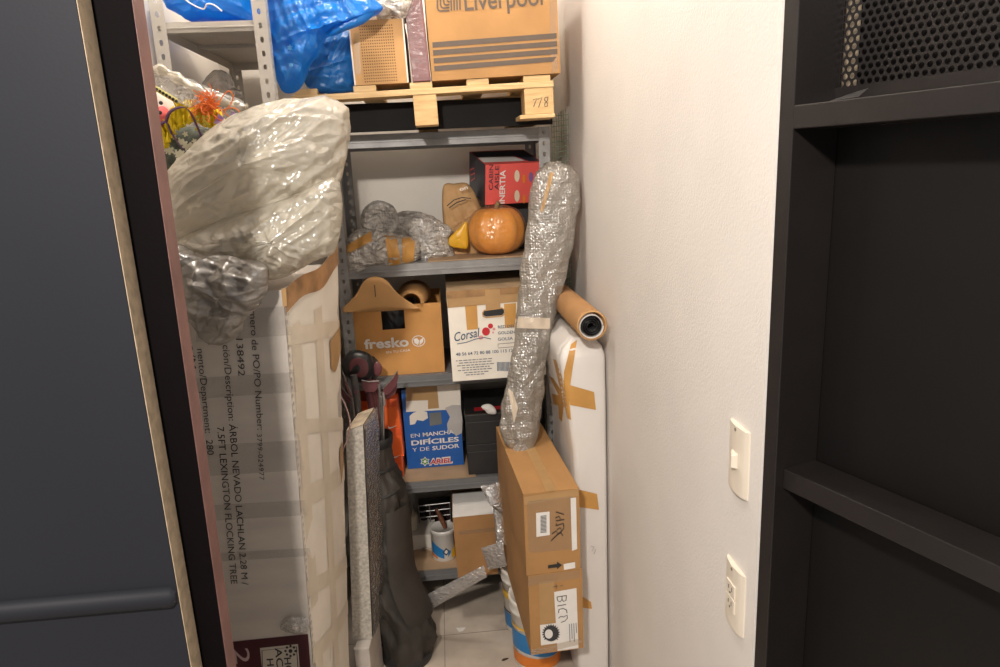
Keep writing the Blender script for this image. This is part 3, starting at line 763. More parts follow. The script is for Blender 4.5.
# grey film wrapped round the corner with a fringed end
mb = MB()
for k in range(60):
    z = .30 + 1.08 * k / 60; ln = .006 + .010 * random.random()
    mb.add([side_pt(0, z) + Vector((.0022, -.0005, 0)), side_pt(0, z + .011) + Vector((.0022, -.0005, 0)), side_pt(0, z + .009) + Vector((.0022, ln, 0)), side_pt(0, z + .003) + Vector((.0022, ln, 0))], [(0, 1, 2, 3)])
mb.build('film_fringe', M['card_grey'], t)
bands = []
for y0, y1 in ((306, 335), (372, 392), (440, 470), (500, 515), (548, 556)):
    bands.append([(196, y0 + 6), (288 + (y0 - 306) * .09, y0), (289 + (y1 - 306) * .09, y1), (196, y1 + 7)])
decals('film_band', film('grey_stretch_film', (.30, .27, .24), .84, .35, .06, .12, 40), t, tf, bands, .0009)
decal('tape_tab', M['tape_tan'], t, tf, [(281, 289), (286, 288), (287, 306), (283, 307)], .001)
crumple('film_scrap', M['clear_film'], t, px_outline([(280, 628), (288, 618), (303, 616), (310, 622), (306, 632), (290, 634)], TY - .006), .008, .003, .008, 40, 8, 50, 3)
for txt, p0, p1, h, bd in (('Número de PO/PO Number:', (248.5, 296), (257.5, 430), 6.6, 0), ('o: 138492', (235, 322), (238.5, 376), 6.6, 0),
        ('ción/Description: ÁRBOL NEVADO LACHLAN 2.28 M /', (222.5, 345), (242.0, 585), 6.6, 0), ('7.5FT LEXINGTON FLOCKING TREE', (217, 427), (231, 584), 6.6, 0),
        ('nento/Department:  280', (197, 349), (207.5, 455), 6.6, 0), ('o/Mod', (188, 345), (190.5, 385), 6.6, 0)):
    text('printed_line', txt, M['ink_box'], t, tf, p0, p1, h, bd)
text('stamped_number', '3799-024977', M['ink_box'], t, tf, (256.8, 434), (259.5, 480), 4.8, -.004, 0, 1.1)
decal('maroon_label', mat('maroon_label', (.055, .008, .014), .45), t, tf, [(229, 642), (308, 634), (313, 700), (236, 705)], .0010)
decal('label_panel', mat('cream_label', (.52, .47, .40), .5), t, tf, [(260, 648), (298, 644), (302, 700), (265, 702)], .0016)
stroke_px('panel_frame', M['ink'], t, tf, [[(263, 700), (262, 650.5), (296.5, 646.6), (300, 700)]], .8, .0020)
text('panel_text', 'HO', M['ink'], t, tf, (284, 658), (286, 674), 6.5, .015, off=.002)
text('panel_text', 'ACCES', M['ink'], t, tf, (275, 648), (279, 690), 6.5, .015, off=.002)
text('panel_text', 'HO', M['ink'], t, tf, (266.5, 659), (268.5, 676), 6.5, .015, off=.002)
mb = MB()
for k in range(8):
    a = k * math.pi / 4; c0 = (290.5, 651); mb.add([tf.face(c0[0] + 5 * math.cos(a) + 1.3 * math.cos(q), c0[1] + 5 * math.sin(a) + 1.3 * math.sin(q), .002) for q in [i * math.pi / 4 for i in range(8)]], [list(range(8))])
mb.add([tf.face(290.5 + 2 * math.cos(q), 651 + 2 * math.sin(q), .002) for q in [i * math.pi / 5 for i in range(10)]], [list(range(10))])
mb.build('flower_emblem', M['ink'], t)
text('large_numeral', '2', mat('pale_pink_print', (.5, .36, .36), .5), t, tf, (233.5, 649), (235.5, 664), 15, 0, off=.0018)

t = thing('plastic_bag', 'big milky white plastic bag slumped over the top of the tall carton', 'bag', Q(260, 262, 1.60))
FD = (-.82, 0, -.52)
crumple('body', M['bag_film'], t, px_outline([(163, 192), (170, 172), (192, 150), (214, 131), (232, 118), (258, 106), (280, 100), (300, 98.5), (325, 96), (343, 103), (350, 116), (349, 140), (342, 172), (334, 196), (312, 206), (280, 218), (240, 230), (205, 240), (172, 245), (162, 228)], 1.58), .15, .12, .012, 9, 46, 230, 4, stretch=(.8, 1, 1.6), edge=.18, fine=.7, pw=.6,
        folds=((FD, 3.5, 26, .020), ((-.9, 0, -.2), 5, 45, .009), ((-.35, 0, -.9), 9, 60, .006), (FD, 8, 90, .003)))
crumple('lower_fold', M['bag_film'], t, px_outline([(178, 243), (215, 222), (260, 206), (300, 192), (334, 178), (342, 200), (340, 230), (334, 252), (316, 260), (302, 268), (288, 276), (268, 279), (240, 274), (205, 264)], 1.50), .085, .06, .010, 11, 30, 180, 9, stretch=(1.2, 1, 1.2), edge=.15,
        folds=(((-.8, 0, -.6), 5, 34, .014), ((-.2, 0, -1), 7, 50, .008), ((.5, 0, -.8), 8, 60, .006)))
crumple('crumpled_skirt', M['grey_film'], t, px_outline([(172, 246), (200, 254), (230, 256), (262, 262), (269, 278), (264, 298), (248, 316), (240, 334), (222, 346), (206, 340), (190, 322), (180, 292)], 1.405), .05, .045, .012, 14, 30, 170, 12, stretch=(1.1, 1, 1), edge=.2, fine=.7,
        folds=(((-.5, 0, -.8), 5, 26, .018), ((.8, 0, -.5), 7, 40, .010), ((-.9, 0, .2), 8, 60, .006)))

# ================================================================== SHELF TWO (pumpkin shelf)
z2 = SZ[1] + .0006
t = tag(MB().box(-.05, .30, 2.352, 2.62, z2, z2 + .004).build('cardboard_sheet', M['shelf_board'], None), 'flat brown cardboard sheet lying under the pumpkin', 'cardboard')
z2b = z2 + .005
t = thing('wrapped_pumpkin', 'round orange pumpkin in clear plastic on second shelf', 'pumpkin', (.197, 2.43, z2b))
mb = MB(); rows = []; pc = Vector((.193, 2.44, z2b + .083))
for i in range(21):
    a = -math.pi / 2 + math.pi * i / 20; row = []
    for k in range(60):
        b = k * 2 * math.pi / 60; g = 1 - .07 * abs(math.cos(b * 5 + .3)) ** 4
        rr_ = .099 * math.cos(a) ** .75 * g if abs(math.cos(a)) > 1e-6 else 0
        row.append(pc + Vector((rr_ * math.cos(b), rr_ * math.sin(b) * .9, .083 * math.sin(a) - .012 * math.exp(-((math.pi / 2 - a) / .35) ** 2))))
    rows.append(row)
mb.grid(rows, closed_u=True); mb.build('rind', M['pumpkin'], t)
MB().tube([pc + Vector((0, 0, .065)), pc + Vector((.004, 0, .085)), pc + Vector((.012, -.004, .094))], [.009, .007, .008], 8).build('stem', mat('dry_stem', (.30, .22, .10), .8), t)
mb = MB(); rows = []
for i in range(31):
    a = -math.pi / 2 * .97 + math.pi * .985 * i / 30; row = []
    for k in range(90):
        b = k * 2 * math.pi / 90; d3 = Vector((math.cos(b) * 2.2, math.sin(b) * 2.2, a * .5))
        fold = .006 * abs(noise.noise(d3 * 2.5)) + .003 * abs(noise.noise(d3 * 6))
        rr_ = (.102 * max(0, math.cos(a)) ** .72 + fold); row.append(pc + Vector((rr_ * math.cos(b), rr_ * math.sin(b) * .92, .0835 * math.sin(a) * (1 + fold * 2 * (a > 0)))))
    rows.append(row)
mb.grid(rows, closed_u=True); mb.build('plastic_wrap', film('thin_cling_film', (.95, .70, .42), .80, .12, .14, .6, 22), t)
# coral box
fi = Fr((.158, 2.445, 1.520), yaw=R(11), pitch=R(13))
t = thing('coral_carton', 'coral red carton with navy side and white lettering, behind the pumpkin', 'box', fi.p(.1, .12, 0))
carton_body(fi, .205, .22, .138, 'body', M['coral'], t, 0)
ci = Fr(fi.p(-.0008, 0, 0)); 
mb = MB(); mb.add([fi.p(-.0012, 0, 0), fi.p(-.0012, .22, 0), fi.p(-.0012, .22, .138), fi.p(-.0012, 0, .138)], [(0, 3, 2, 1)]); mb.build('navy_side', M['navy'], t)
tl_ = [fi.p(0.002, .22, .1385), fi.p(.203, .22, .1385)]
mb = MB(); mb.add([fi.p(.002, .03, .1392), fi.p(.15, .03, .1392), fi.p(.13, .11, .1392), fi.p(.002, .11, .1392)], [(0, 1, 2, 3)]); mb.build('white_panel', M['paper'], t)
mb = MB(); mb.add([fi.p(.16, .02, .1392), fi.p(.2, .02, .1392), fi.p(.2, .2, .1392), fi.p(.002, .2, .1392), fi.p(.002, .115, .1392), fi.p(.14, .115, .1392)], [(0, 1, 2, 3, 4, 5)]); mb.build('black_panel', M['navy'], t)
text('lettering', 'INERTIA', M['white_print'], t, fi, (504.5, 203.5), (505.5, 170), 5.6, .02)
text('lettering', 'CABIN', M['navy'], t, fi, (492.8, 190), (493.4, 164.5), 4.2, .005)
text('lettering', 'AISLE', M['navy'], t, fi, (498.6, 190), (499.2, 165.5), 4.2, .005)
for yy in (176, 196):
    decals('wheel_picture', mat('cream_print', (.72, .62, .45), .6), t, fi, [[(517 + 2.6 * math.cos(a), yy + 6 * math.sin(a)) for a in [i * .5236 for i in range(12)]]])
    decals('wheel_picture', mat('violet_print', (.22, .12, .30), .6), t, fi, [[(531 + 2.2 * math.cos(a), yy + 1 + 5 * math.sin(a)) for a in [i * .5236 for i in range(12)]]])
    decals('wheel_picture', M['bucket_orange'], t, fi, [[(524 + 1.6 * math.cos(a), yy + 3 + 4.5 * math.sin(a)) for a in [i * .5236 for i in range(12)]]])
mb = MB(); nl = -fi.u
sd = Side(fi.p(-.0014, 0, 0), nl)
stroke_px('red_mark', M['coral'], t, sd, [[(470, 170), (474, 168), (475, 178), (471, 181), (470, 170)], [(471, 175), (475, 173)]], 1.5, .0008)
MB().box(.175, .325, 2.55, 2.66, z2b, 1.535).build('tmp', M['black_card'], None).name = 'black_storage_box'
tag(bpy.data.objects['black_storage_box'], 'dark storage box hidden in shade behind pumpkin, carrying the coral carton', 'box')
# paper bag
t = thing('paper_bag', 'creased brown paper bag with black marker strokes, left of the coral carton', 'paper bag', Q(462, 246, 2.52))
crumple('body', mat('kraft_paper', (.52, .31, .14), .8, .12, 10, .3, 40), t, px_outline([(443, 187), (455, 183.5), (468, 184), (478, 200), (484, 225), (482, 255), (462, 262), (447, 258), (443, 222)], 2.53), .045, .05, .013, 13, 18, 90, 7, edge=.06, fine=.3, pw=.22, folds=(((.3, 0, -1), 4, 30, .008), ((1, 0, .4), 5, 40, .006)))
stroke_px('marker_strokes', M['ink'], t, Fr((.05, 2.463, 1.4)), [[(447, 206), (454, 200), (462, 197.5), (471, 198.5)], [(449, 208), (457, 202.5), (466, 199.5)]], 1.0, .012)
text('white_print', 'on', M['white_print'], t, Fr((.05, 2.463, 1.4)), (460, 191), (468, 188.6), 3.6, .01, 0, 1, .012)
t = crumple('yellow_pouch', M['mustard'], None, px_outline([(449, 238), (458, 229), (467, 222), (468, 246), (462, 248.5), (450, 246)], 2.44), .012, .02, .004, 20, 10, 50, 2, pw=.3)
tag(t, 'shiny mustard yellow pouch wedged between paper bag and pumpkin', 'pouch')
# bubble wrap bundles
t = thing('bubble_wrapped_bundle', 'lumpy bubble wrapped bundle bound with brown tape, at left end of second shelf', 'package', Q(385, 268, 2.42))
bun_ = crumple('wrap', M['bubble_dense'], t, px_outline([(341, 262), (343, 246), (350, 234), (362, 228), (378, 229), (392, 232), (408, 236), (420, 242), (417, 262), (398, 268), (372, 271), (350, 276), (342, 274)], 2.39), .075, .06, .02, 20, 22, 130, 3, edge=.3, pw=.55, fine=.6)
bw = surf(bun_)
lay('tape_patch', M['tape'], t, bw, [(342, 248), (371, 231), (372, 241), (343, 256)], .003)
lay('tape_patch', M['tape'], t, bw, [(384, 231), (396, 233), (401, 264), (389, 266)], .003)
lay('tape_patch', M['tape'], t, bw, [(402, 238), (415, 237), (414, 264), (402, 265)], .003)
t = thing('bubble_wrap_roll', 'round bubble wrapped disc standing on its edge behind the taped bundle', 'package', Q(378, 240, 2.47))
mb = MB(); cc = Q(377, 221, 2.42)
mb.lathe(cc + Vector((0, .10, 0)), [(.0, 0), (.055, 0), (.064, .01), (.066, .05), (.062, .09), (.052, .102), (.045, .095), (.0, .092)], 40, Vector((.12, -1, 0)))
for v in mb.v: v += Vector((1, 1, 1)) * .004 * noise.noise(v * 60)
mb.build('wrap', M['bubble_dense'], t)
t = thing('bubble_wrapped_bundle', 'bubble wrapped long bundle reaching towards the paper bag on second shelf', 'package', Q(430, 258, 2.5))
crumple('wrap', M['bubble_dense'], t, px_outline([(390, 232), (394, 214), (408, 210), (424, 213), (440, 220), (453, 230), (451, 240), (455, 256), (448, 259), (430, 263), (414, 264), (404, 250)], 2.47), .06, .08, .02, 20, 20, 120, 13, edge=.3, pw=.55, fine=.6)

# ================================================================== SHELF THREE
z3 = SZ[2] + .0006
ff = Fr((-.316, 2.37, z3), roll=0)
t = thing('fresh_food_carton', 'brown carton with white lettering, dark hand hole and curled top flaps', 'box', ff.p(.14, .15, 0))
W3 = Q(443, 340, 2.37).x + .316; H3 = Q(398, 305, 2.37).z - z3
# body with a real hand hole in the front: front face as strips round the opening
hx0 = Q(382, 325, 2.37).x + .316; hx1 = Q(405, 325, 2.37).x + .316; hz0 = Q(393, 329.5, 2.37).z - z3; hz1 = H3
mb = MB(); th = .004
def fbox(x0, x1, y0, y1, z0, z1):
    mb.hexa([ff.p(x0, y0, z0), ff.p(x1, y0, z0), ff.p(x1, y1, z0), ff.p(x0, y1, z0), ff.p(x0, y0, z1), ff.p(x1, y0, z1), ff.p(x1, y1, z1), ff.p(x0, y1, z1)])
fbox(0, W3, 0, th, 0, hz0); fbox(0, hx0, 0, th, hz0, hz1); fbox(hx1, W3, 0, th, hz0, hz1)
fbox(0, th, th, .3, 0, H3); fbox(W3 - th, W3, th, .3, 0, H3); fbox(th, W3 - th, .3 - th, .3, 0, H3); fbox(th, W3 - th, th, .3 - th, 0, th)
mb.build('body', mat('orange_brown_cardboard', (.56, .275, .082), .8, .10, 9, .15, 90), t)
text('lettering', 'fresko', M['white_print'], t, ff, (364.5, 349), (409, 346), 9.6, .03)
text('lettering', 'EN TU CASA', M['white_print'], t, ff, (386.5, 353.5), (410.5, 351), 2.3, .004)
stroke_px('oval_logo', M['white_print'], t, ff, [[(418.5 + 6.3 * math.cos(a), 341 + 5.2 * math.sin(a)) for a in [i * .2618 for i in range(25)]]], .8)
decals('leaf_logo', M['white_print'], t, ff, [[(413.5, 339), (417, 338), (419.5, 341), (418, 345), (414.5, 343)], [(419.5, 345), (420, 340), (423.5, 337.5), (423, 342)]])
mb = MB()          # front flap: wavy lid edge leaning towards us
L0 = spline([Q(a, b, 2.33) for a, b in [(343, 308), (350, 301), (357, 293), (364, 281), (372, 275.5), (381, 276), (388, 280), (396, 290), (406, 299), (418, 307)]], 30, False)
L1 = [Q(343 + 77 * i / 29, 312.5 - 4 * i / 29, 2.325) for i in range(30)]
rows = []
for j in range(7):
    k = j / 6; rows.append([a.lerp(b, k) + Vector((0, -.035 * math.sin(math.pi * (i / 29)) * (1 - k * .7), 0)) for i, (a, b) in enumerate(zip(L0, L1))])
mb.grid(rows); mb.build('front_flap', M['card_light'], t, solid=.004)
stroke_px('flap_slit', M['ink'], t, Fr((0, 2.288, 1)), [[(374.5, 285), (375, 290), (375.5, 297)]], 1.0, .008)
mb = MB()          # second flap curled into a half pipe behind it
rows = []
for i in range(15):
    a = R(-15 + 200 * i / 14); c = Vector((math.cos(a), 0, math.sin(a)))
    rows.append([Q(411, 303, 2.345) + Vector((c.x * .034, 0, c.z * .034)), Q(413, 299, 2.43) + Vector((c.x * .050, 0, c.z * .046)), Q(415, 294, 2.52) + Vector((c.x * .058, 0, c.z * .050))])
mb.grid(rows); mb.build('rear_flap', M['card'], t, solid=.004)
t = crumple('black_bundle', M['head_black'], None, [ff.p(.06, .11, .01), ff.p(.22, .11, .01), ff.p(.22, .11, H3 - .02), ff.p(.15, .11, H3 - .005), ff.p(.08, .11, H3 - .015)], .08, .1, .012, 16, 12, 70, 2, pw=.3)
tag(t, 'black plastic bundle showing through the hand hole of brown carton', 'bundle')
# apple carton
fc = Fr((.008, 2.245, z3 + .0), roll=R(.4))
t = thing('apple_carton', 'white fruit carton with red apple print and brown tape, overhanging third shelf', 'box', fc.p(.15, .2, 0))
HC = Q(447, 293, 2.245).z - z3
carton_body(fc, .315, .42, HC, 'body', M['card_white'], t, 0)
mb = MB(); mb.add([fc.p(-.001, .0, HC + .001), fc.p(.316, 0, HC + .001), fc.p(.316, .42, HC + .001), fc.p(-.001, .42, HC + .001)], [(0, 1, 2, 3)]); mb.build('top_flaps', mat('taped_cardboard_top', (.42, .29, .17), .5, .3, 8, .2, 30), t)
fc2 = Fr(fc.p(0, -.0005, 0), roll=R(.4))
decal('tape_edge', M['tape_tan'], t, fc2, [(445.8, 292), (538, 286), (538, 300), (447.5, 308)])
decal('tape_edge_dark', mat('creased_brown_tape', (.34, .19, .08), .3, .3, 20, .4, 40), t, fc2, [(446, 291.5), (538, 285.5), (538, 292), (447, 299)], .0016)
for pts in ([(465, 306), (477, 305), (478, 329), (467, 330)], [(504, 304), (516, 303), (516, 327), (505, 328)]): decal('tape_strip', M['tape'], t, fc2, pts)
decal('tape_strip', M['tape_tan'], t, fc2, [(485, 290), (500, 289), (500.5, 312), (486, 314)], .0022)
decals('hand_hole', M['black_card'], t, fc2, [[(482.5, 312.5), (484, 311), (502, 308.5), (504, 310), (504, 313), (502, 315), (486, 316.5), (483, 315)]], .0026)
stroke_px('hole_rim', M['card_light'], t, fc2, [[(482.5, 313), (484, 310.5), (502, 308), (504.8, 310), (504.5, 314), (502, 316), (486, 317.5), (483, 316), (482.5, 313)]], 1.2, .003)
text('script_lettering', 'Corsal', M['navy_print'], t, fc2, (455, 341.5), (481, 336), 9, .006, .35)
stroke_px('script_flourish', M['navy_print'], t, fc2, [[(457, 344), (466, 342.5), (476, 339), (484, 337.5), (491, 339)]], .8)
decals('apple_print', M['red_print'], t, fc2, [[(486 + 4 * math.cos(a), 331.5 + 4.2 * math.sin(a)) for a in [i * .4488 for i in range(14)]], [(490.5 + 2.6 * math.cos(a), 326 + 2.6 * math.sin(a)) for a in [i * .5236 for i in range(12)]]])
decals('apple_shine', mat('pink_print', (.75, .35, .35), .5), t, fc2, [[(481 + 2.4 * math.cos(a), 337.5 + 2.2 * math.sin(a)) for a in [i * .5236 for i in range(12)]], [(494 + 1.5 * math.cos(a), 329 + 1.5 * math.sin(a)) for a in [i * .628 for i in range(10)]], [(493 + 1 * math.cos(a), 332.5 + 1.2 * math.sin(a)) for a in [i * .628 for i in range(10)]]])
for s, y in (('RED DEL', 328.5), ('GOLDEN', 334.5), ('GOLSA', 340.8)): text('small_lettering', s, M['navy_print'], t, fc2, (498, y), (515 if s != 'GOLSA' else 513, y - 1.2), 3.0, .01)
stroke_px('blank_panel', M['ink_grey'], t, fc2, [[(498, 344), (516, 342.5), (516.2, 346.5), (498.2, 348), (498, 344)]], .5)
text('size_row', '48 56 64 72 80 88 100 113 125', M['navy_print'], t, fc2, (456, 356), (515, 351.6), 3.2, .01)
rowsd = []
for k, (y, x0, x1) in enumerate(((360.5, 456, 492), (363, 459, 490), (365.6, 457, 494), (368, 462, 488), (370.4, 458, 491), (373, 464, 486), (375.3, 466, 484))):
    x = x0
    while x < x1:
        l = 1.6 + random.random() * 3; rowsd.append([(x, y - (x - 456) * .07), (x + l, y - (x + l - 456) * .07), (x + l, y - (x + l - 456) * .07 + .9), (x, y - (x - 456) * .07 + .9)]); x += l + .9
decals('fine_print', mat('faded_ink', (.20, .20, .22), .6), t, fc2, rowsd)
decals('barcode', M['navy_print'], t, fc2, [[(497 + k * 1.25, 362), (497.7 + k * 1.25, 362), (497.9 + k * 1.25, 371), (497.2 + k * 1.25, 371)] for k in range(12)])
mb = MB(); mb.add([fc.p(-.001, .02, .0), fc.p(-.001, .30, .0), fc.p(-.001, .30, .05), fc.p(-.001, .02, .03)], [(0, 1, 2, 3)]); mb.build('red_edge', M['red_print'], t)

# ================================================================== SHELF FOUR
z4 = SZ[3] + .0006
tag(MB().box(-.30, .07, 2.353, 2.68, z4, z4 + .003).build('cardboard_sheet', M['shelf_board'], None), 'flat brown cardboard liner lying under the blue detergent carton', 'cardboard')
z4b = z4 + .004
fa = Fr((Q(408, 470, 2.46).x, 2.46, z4b), roll=R(.3)); Wa = Q(464, 465, 2.46).x - fa.o.x; Ha = Q(406, 390, 2.46).z - z4b
t = thing('detergent_carton', 'blue and white detergent carton with bold white lettering and torn tape', 'box', fa.p(Wa / 2, .1, 0))
carton_body(fa, Wa, .2, Ha, 'body', M['blue_print'], t, 0)
decal('white_top', M['card_white'], t, fa, [(405.8, 387), (460, 384), (461, 409), (406, 412)], .0006)
decal('brown_top', M['tape_tan'], t, fa, [(405.8, 387), (431, 386), (433, 400), (406, 401)], .0010)
decal('tape_strip', M['tape_tan'], t, fa, [(428, 386), (437, 386), (439, 408), (428, 409)], .0014)
decal('tape_strip', mat('grey_tape', (.16, .17, .17), .4), t, fa, [(429, 413), (441, 412), (442, 424), (430, 426)], .0010)
decal('torn_paper', M['card_white'], t, fa, [(413, 413), (420, 410), (427, 412), (428, 418), (423, 421), (417, 420), (415, 424), (410, 425), (409.5, 416)], .0012)
decal('torn_paper', mat('torn_grey_paper', (.50, .47, .45), .7), t, fa, [(445, 408), (452, 405), (460.5, 405), (462.5, 420), (462, 433), (456, 436), (451, 430), (448, 433), (447, 424), (450, 417)], .0022)
text('lettering', 'EN', M['white_print'], t, fa, (411, 437.8), (420, 436.9), 4.0, .0)
text('lettering', 'MANCHAS', M['white_print'], t, fa, (423, 436.6), (457, 433.2), 4.1, .02)
text('lettering', 'DIFÍCILES', M['white_print'], t, fa, (411.5, 445.4), (459, 441.3), 4.9, .03)
text('lettering', 'Y DE', M['white_print'], t, fa, (412.5, 451.8), (429.5, 450.3), 4.0, .0)
text('lettering', 'SUDOR', M['white_print'], t, fa, (432.5, 450.2), (459.5, 447.4), 4.1, .022)
text('brand_mark_outline', 'ARIEL', M['white_print'], t, fa, (429, 465), (453, 462.6), 6.4, .075, .15, off=.0012)
text('brand_mark', 'ARIEL', M['red_print'], t, fa, (429.8, 464.3), (452, 462.2), 4.8, .03, .15, off=.002)
decals('star_mark', M['white_print'], t, fa, [[(425 + (5.2 if k % 2 else 3.2) * math.cos(a), 461.5 + (4.8 if k % 2 else 3.0) * math.sin(a)) for k, a in enumerate([i * math.pi / 6 for i in range(12)])]], .0012)
decals('star_ring', M['green_print'], t, fa, [[(425 + (4.2 if k % 2 else 2.4) * math.cos(a), 461.5 + (3.9 if k % 2 else 2.3) * math.sin(a)) for k, a in enumerate([i * math.pi / 6 for i in range(12)])]], .0016)
decals('star_core', M['white_print'], t, fa, [[(425 + 1.6 * math.cos(a), 461.5 + 1.5 * math.sin(a)) for a in [i * math.pi / 4 for i in range(8)]]], .002)
# black boxes
x0b = Q(469, 478, 2.37).x
for k, (za, zb_, lb) in enumerate(((z4, z4 + .118, 'lower of two stacked black boxes beside the blue detergent carton'), (z4 + .119, z4 + .232, 'upper of two stacked black boxes, red print on its lid, below apple carton'))):
    fb = Fr((x0b, 2.37, za)); t = thing('black_box', lb, 'box', fb.p(.08, .13, 0), 'stacked black boxes')
    hh = zb_ - za
    MB().box(x0b, x0b + .20, 2.37, 2.66, za, zb_ - .028).build('body', M['black_card'], t, bevel=.0015)
    MB().box(x0b - .002, x0b + .202, 2.368, 2.662, zb_ - .027, zb_).build('lid', M['black_card'], t, bevel=.0015)
    if k:
        text('red_lettering', 'CAJA', M['red_print'], t, Side((0, 2.5, zb_), (0, 0, 1)), (478, 415.5), (496, 414), 3, .01) if False else None
        mb = MB(); mb.box(x0b + .035, x0b + .16, 2.41, 2.445, zb_ + .0004, zb_ + .0009); mb.build('red_print', M['red_print'], t)
        mb = MB(); mb.box(x0b, x0b + .2, 2.372, 2.378, zb_ + .0004, zb_ + .0012); mb.build('lid_edge', M['ink_grey'], t)
t = crumple('white_paper_curl', M['paper'], None, px_outline([(481, 407), (484, 404.5), (490, 404), (495, 408), (496, 413.5), (489, 414), (485, 411)], 2.34), .012, .012, .004, 20, 8, 50, 3)
tag(t, 'white curled paper scrap on top of the upper black box', 'paper')
# orange shoe boxes, stacked and leaning
for k, (pts, lb) in enumerate((([(388, 478), (404, 476), (402.5, 462), (385, 463)], 'lowest of three orange shoe boxes behind the golf bag'),
                 ([(384, 462.4), (404.5, 460.8), (401.5, 437), (379, 438)], 'middle one of three orange shoe boxes behind the golf bag'),
                 ([(376, 437.2), (402, 436.4), (398, 414), (372, 415.5)], 'topmost of three orange shoe boxes behind the golf bag'))):
    P = [Q(a, b, 2.40) for a, b in pts]; z0_ = z4b + [0, .078, .190][k]; z1_ = z4b + [.077, .189, .30][k]
    xl, xr = P[0].x, P[1].x; xl2, xr2 = P[3].x, P[2].x
    t = thing('orange_shoe_box', lb, 'shoe box', ((xl + xr) / 2, 2.5, z0_), 'orange shoe boxes')
    zl = z1_ - .03
    g = lambda z: ((xl + (xl2 - xl) * (z - z0_) / (z1_ - z0_)) - .06, xr + (xr2 - xr) * (z - z0_) / (z1_ - z0_))
    a0, b0 = g(z0_); a1, b1 = g(zl); a2, b2 = g(z1_)
    MB().hexa([(a0, 2.40, z0_), (b0, 2.40, z0_), (b0, 2.66, z0_), (a0, 2.66, z0_), (a1, 2.40, zl), (b1, 2.40, zl), (b1, 2.66, zl), (a1, 2.66, zl)]).build('body', M['orange'], t, bevel=.0015)
    MB().hexa([(a1 - .002, 2.397, zl + .0006), (b1 + .002, 2.397, zl + .0006), (b1 + .002, 2.663, zl + .0006), (a1 - .002, 2.663, zl + .0006), (a2 - .002, 2.397, z1_), (b2 + .002, 2.397, z1_), (b2 + .002, 2.663, z1_), (a2 - .002, 2.663, z1_)]).build('lid', M['orange_dark'], t, bevel=.0015)
    fx = Fr((0, 2.3965, 0)); cx, cy = [(395, 469), (396.5, 456.5), (392.5, 427)][k]
    decals('swoosh_mark', M['white_print'], t, fx, [[(cx - 4, cy - 1.2), (cx - 4.6, cy + .8), (cx - 3.4, cy + 1.9), (cx, cy + .9), (cx + 4.5, cy - 1.8), (cx, cy - .2), (cx - 2.9, cy + .5)]], .001)

# ================================================================== SHELF FIVE
z5 = SZ[4] + .0006
tag(MB().box(-.20, .0, 2.353, 2.68, z5, z5 + .003).build('cardboard_sheet', M['shelf_board'], None), 'brown cardboard liner lying under the paint can', 'cardboard')
z5b = z5 + .004
t = thing('paint_can', 'white paint can with blue and yellow label on the lowest shelf', 'paint can', (-.07, 2.45, z5b))
pcx = (Q(431, 545, 2.44).x + Q(456, 545, 2.44).x) / 2; pr_ = (Q(456, 545, 2.44).x - Q(431, 545, 2.44).x) / 2; pH = Q(443, 528, 2.44).z - z5b; pcc = Vector((pcx, 2.44, z5b))
MB().lathe(pcc, [(pr_ * .93, 0), (pr_ * .96, .004), (pr_ * .97, pH * .9), (pr_, pH * .91), (pr_, pH)], 40).build('body', M['bucket_white'], t)
MB().lathe(pcc + Vector((0, 0, pH + .0005)), [(pr_ * 1.02, 0), (pr_ * 1.02, .006), (pr_ * .93, .007), (pr_ * .9, .003), (0, .003)], 40).build('lid', M['bucket_white'], t)
def can_label(cc, r, polys, material, name, parent):
    mb = MB()
    for poly in polys:       # (angle degrees from facing us, height) corners of a strip
        (a0, z0_, z1_), (a1, z2_, z3_) = poly; rows = [[], []]
        for i in range(9):
            k = i / 8; a = R(-90 + a0 + (a1 - a0) * k)
            d_ = Vector((math.cos(a) * r, math.sin(a) * r, 0)); rows[0].append(cc + d_ + Vector((0, 0, z0_ + (z2_ - z0_) * k))); rows[1].append(cc + d_ + Vector((0, 0, z1_ + (z3_ - z1_) * k)))
        mb.grid(rows)
    return mb.build(name, material, parent)
rl = pr_ * .97 + .0012
can_label(pcc, rl, [((-62, pH * .3, pH * .70), (-25, pH * .18, pH * .55)), ((-25, pH * .18, pH * .55), (2, pH * .12, pH * .42)), ((20, pH * .15, pH * .40), (34, pH * .30, pH * .36))], M['bucket_blue'], 'blue_label', t)
can_label(pcc, rl, [((38, pH * .08, pH * .3), (80, pH * .08, pH * .62))], M['bucket_yellow'], 'yellow_label', t)
can_label(pcc, rl, [((-4, pH * .32, pH * .36), (12, pH * .22, pH * .50)), ((12, pH * .22, pH * .50), (26, pH * .33, pH * .38))], M['ink_box'], 'diamond_mark', t)
can_label(pcc, rl + .0006, [((4, pH * .33, pH * .37), (12, pH * .28, pH * .44)), ((12, pH * .28, pH * .44), (19, pH * .33, pH * .38))], M['white_print'], 'diamond_centre', t)
can_label(pcc, rl, [((-70, pH * .18, pH * .3), (-30, pH * .10, pH * .17))], M['bucket_orange'], 'orange_label', t)
mb = MB(); mb.tube([pcc + Vector((.012, -.02, pH + .009)), pcc + Vector((.0, -.016, pH + .045)), pcc + Vector((-.018, -.008, pH + .085))], [.007, .010, .006], 8)
mb.build('bottle', mat('brown_bottle', (.16, .06, .03), .3, .5, 60), None); tag(bpy.data.objects['bottle'], 'thin brown patterned handle lying on lid of the paint can', 'brush handle'); bpy.data.objects['bottle'].name = 'brush_handle'
t = MB().lathe(Q(427, 557, 2.49), [(.040, 0), (.040, .008), (.036, .009), (.034, .006), (0, .006)], 32, Vector((-.25, -1, .12))).build('round_lid', mat('beige_lid', (.52, .42, .32), .5), None)
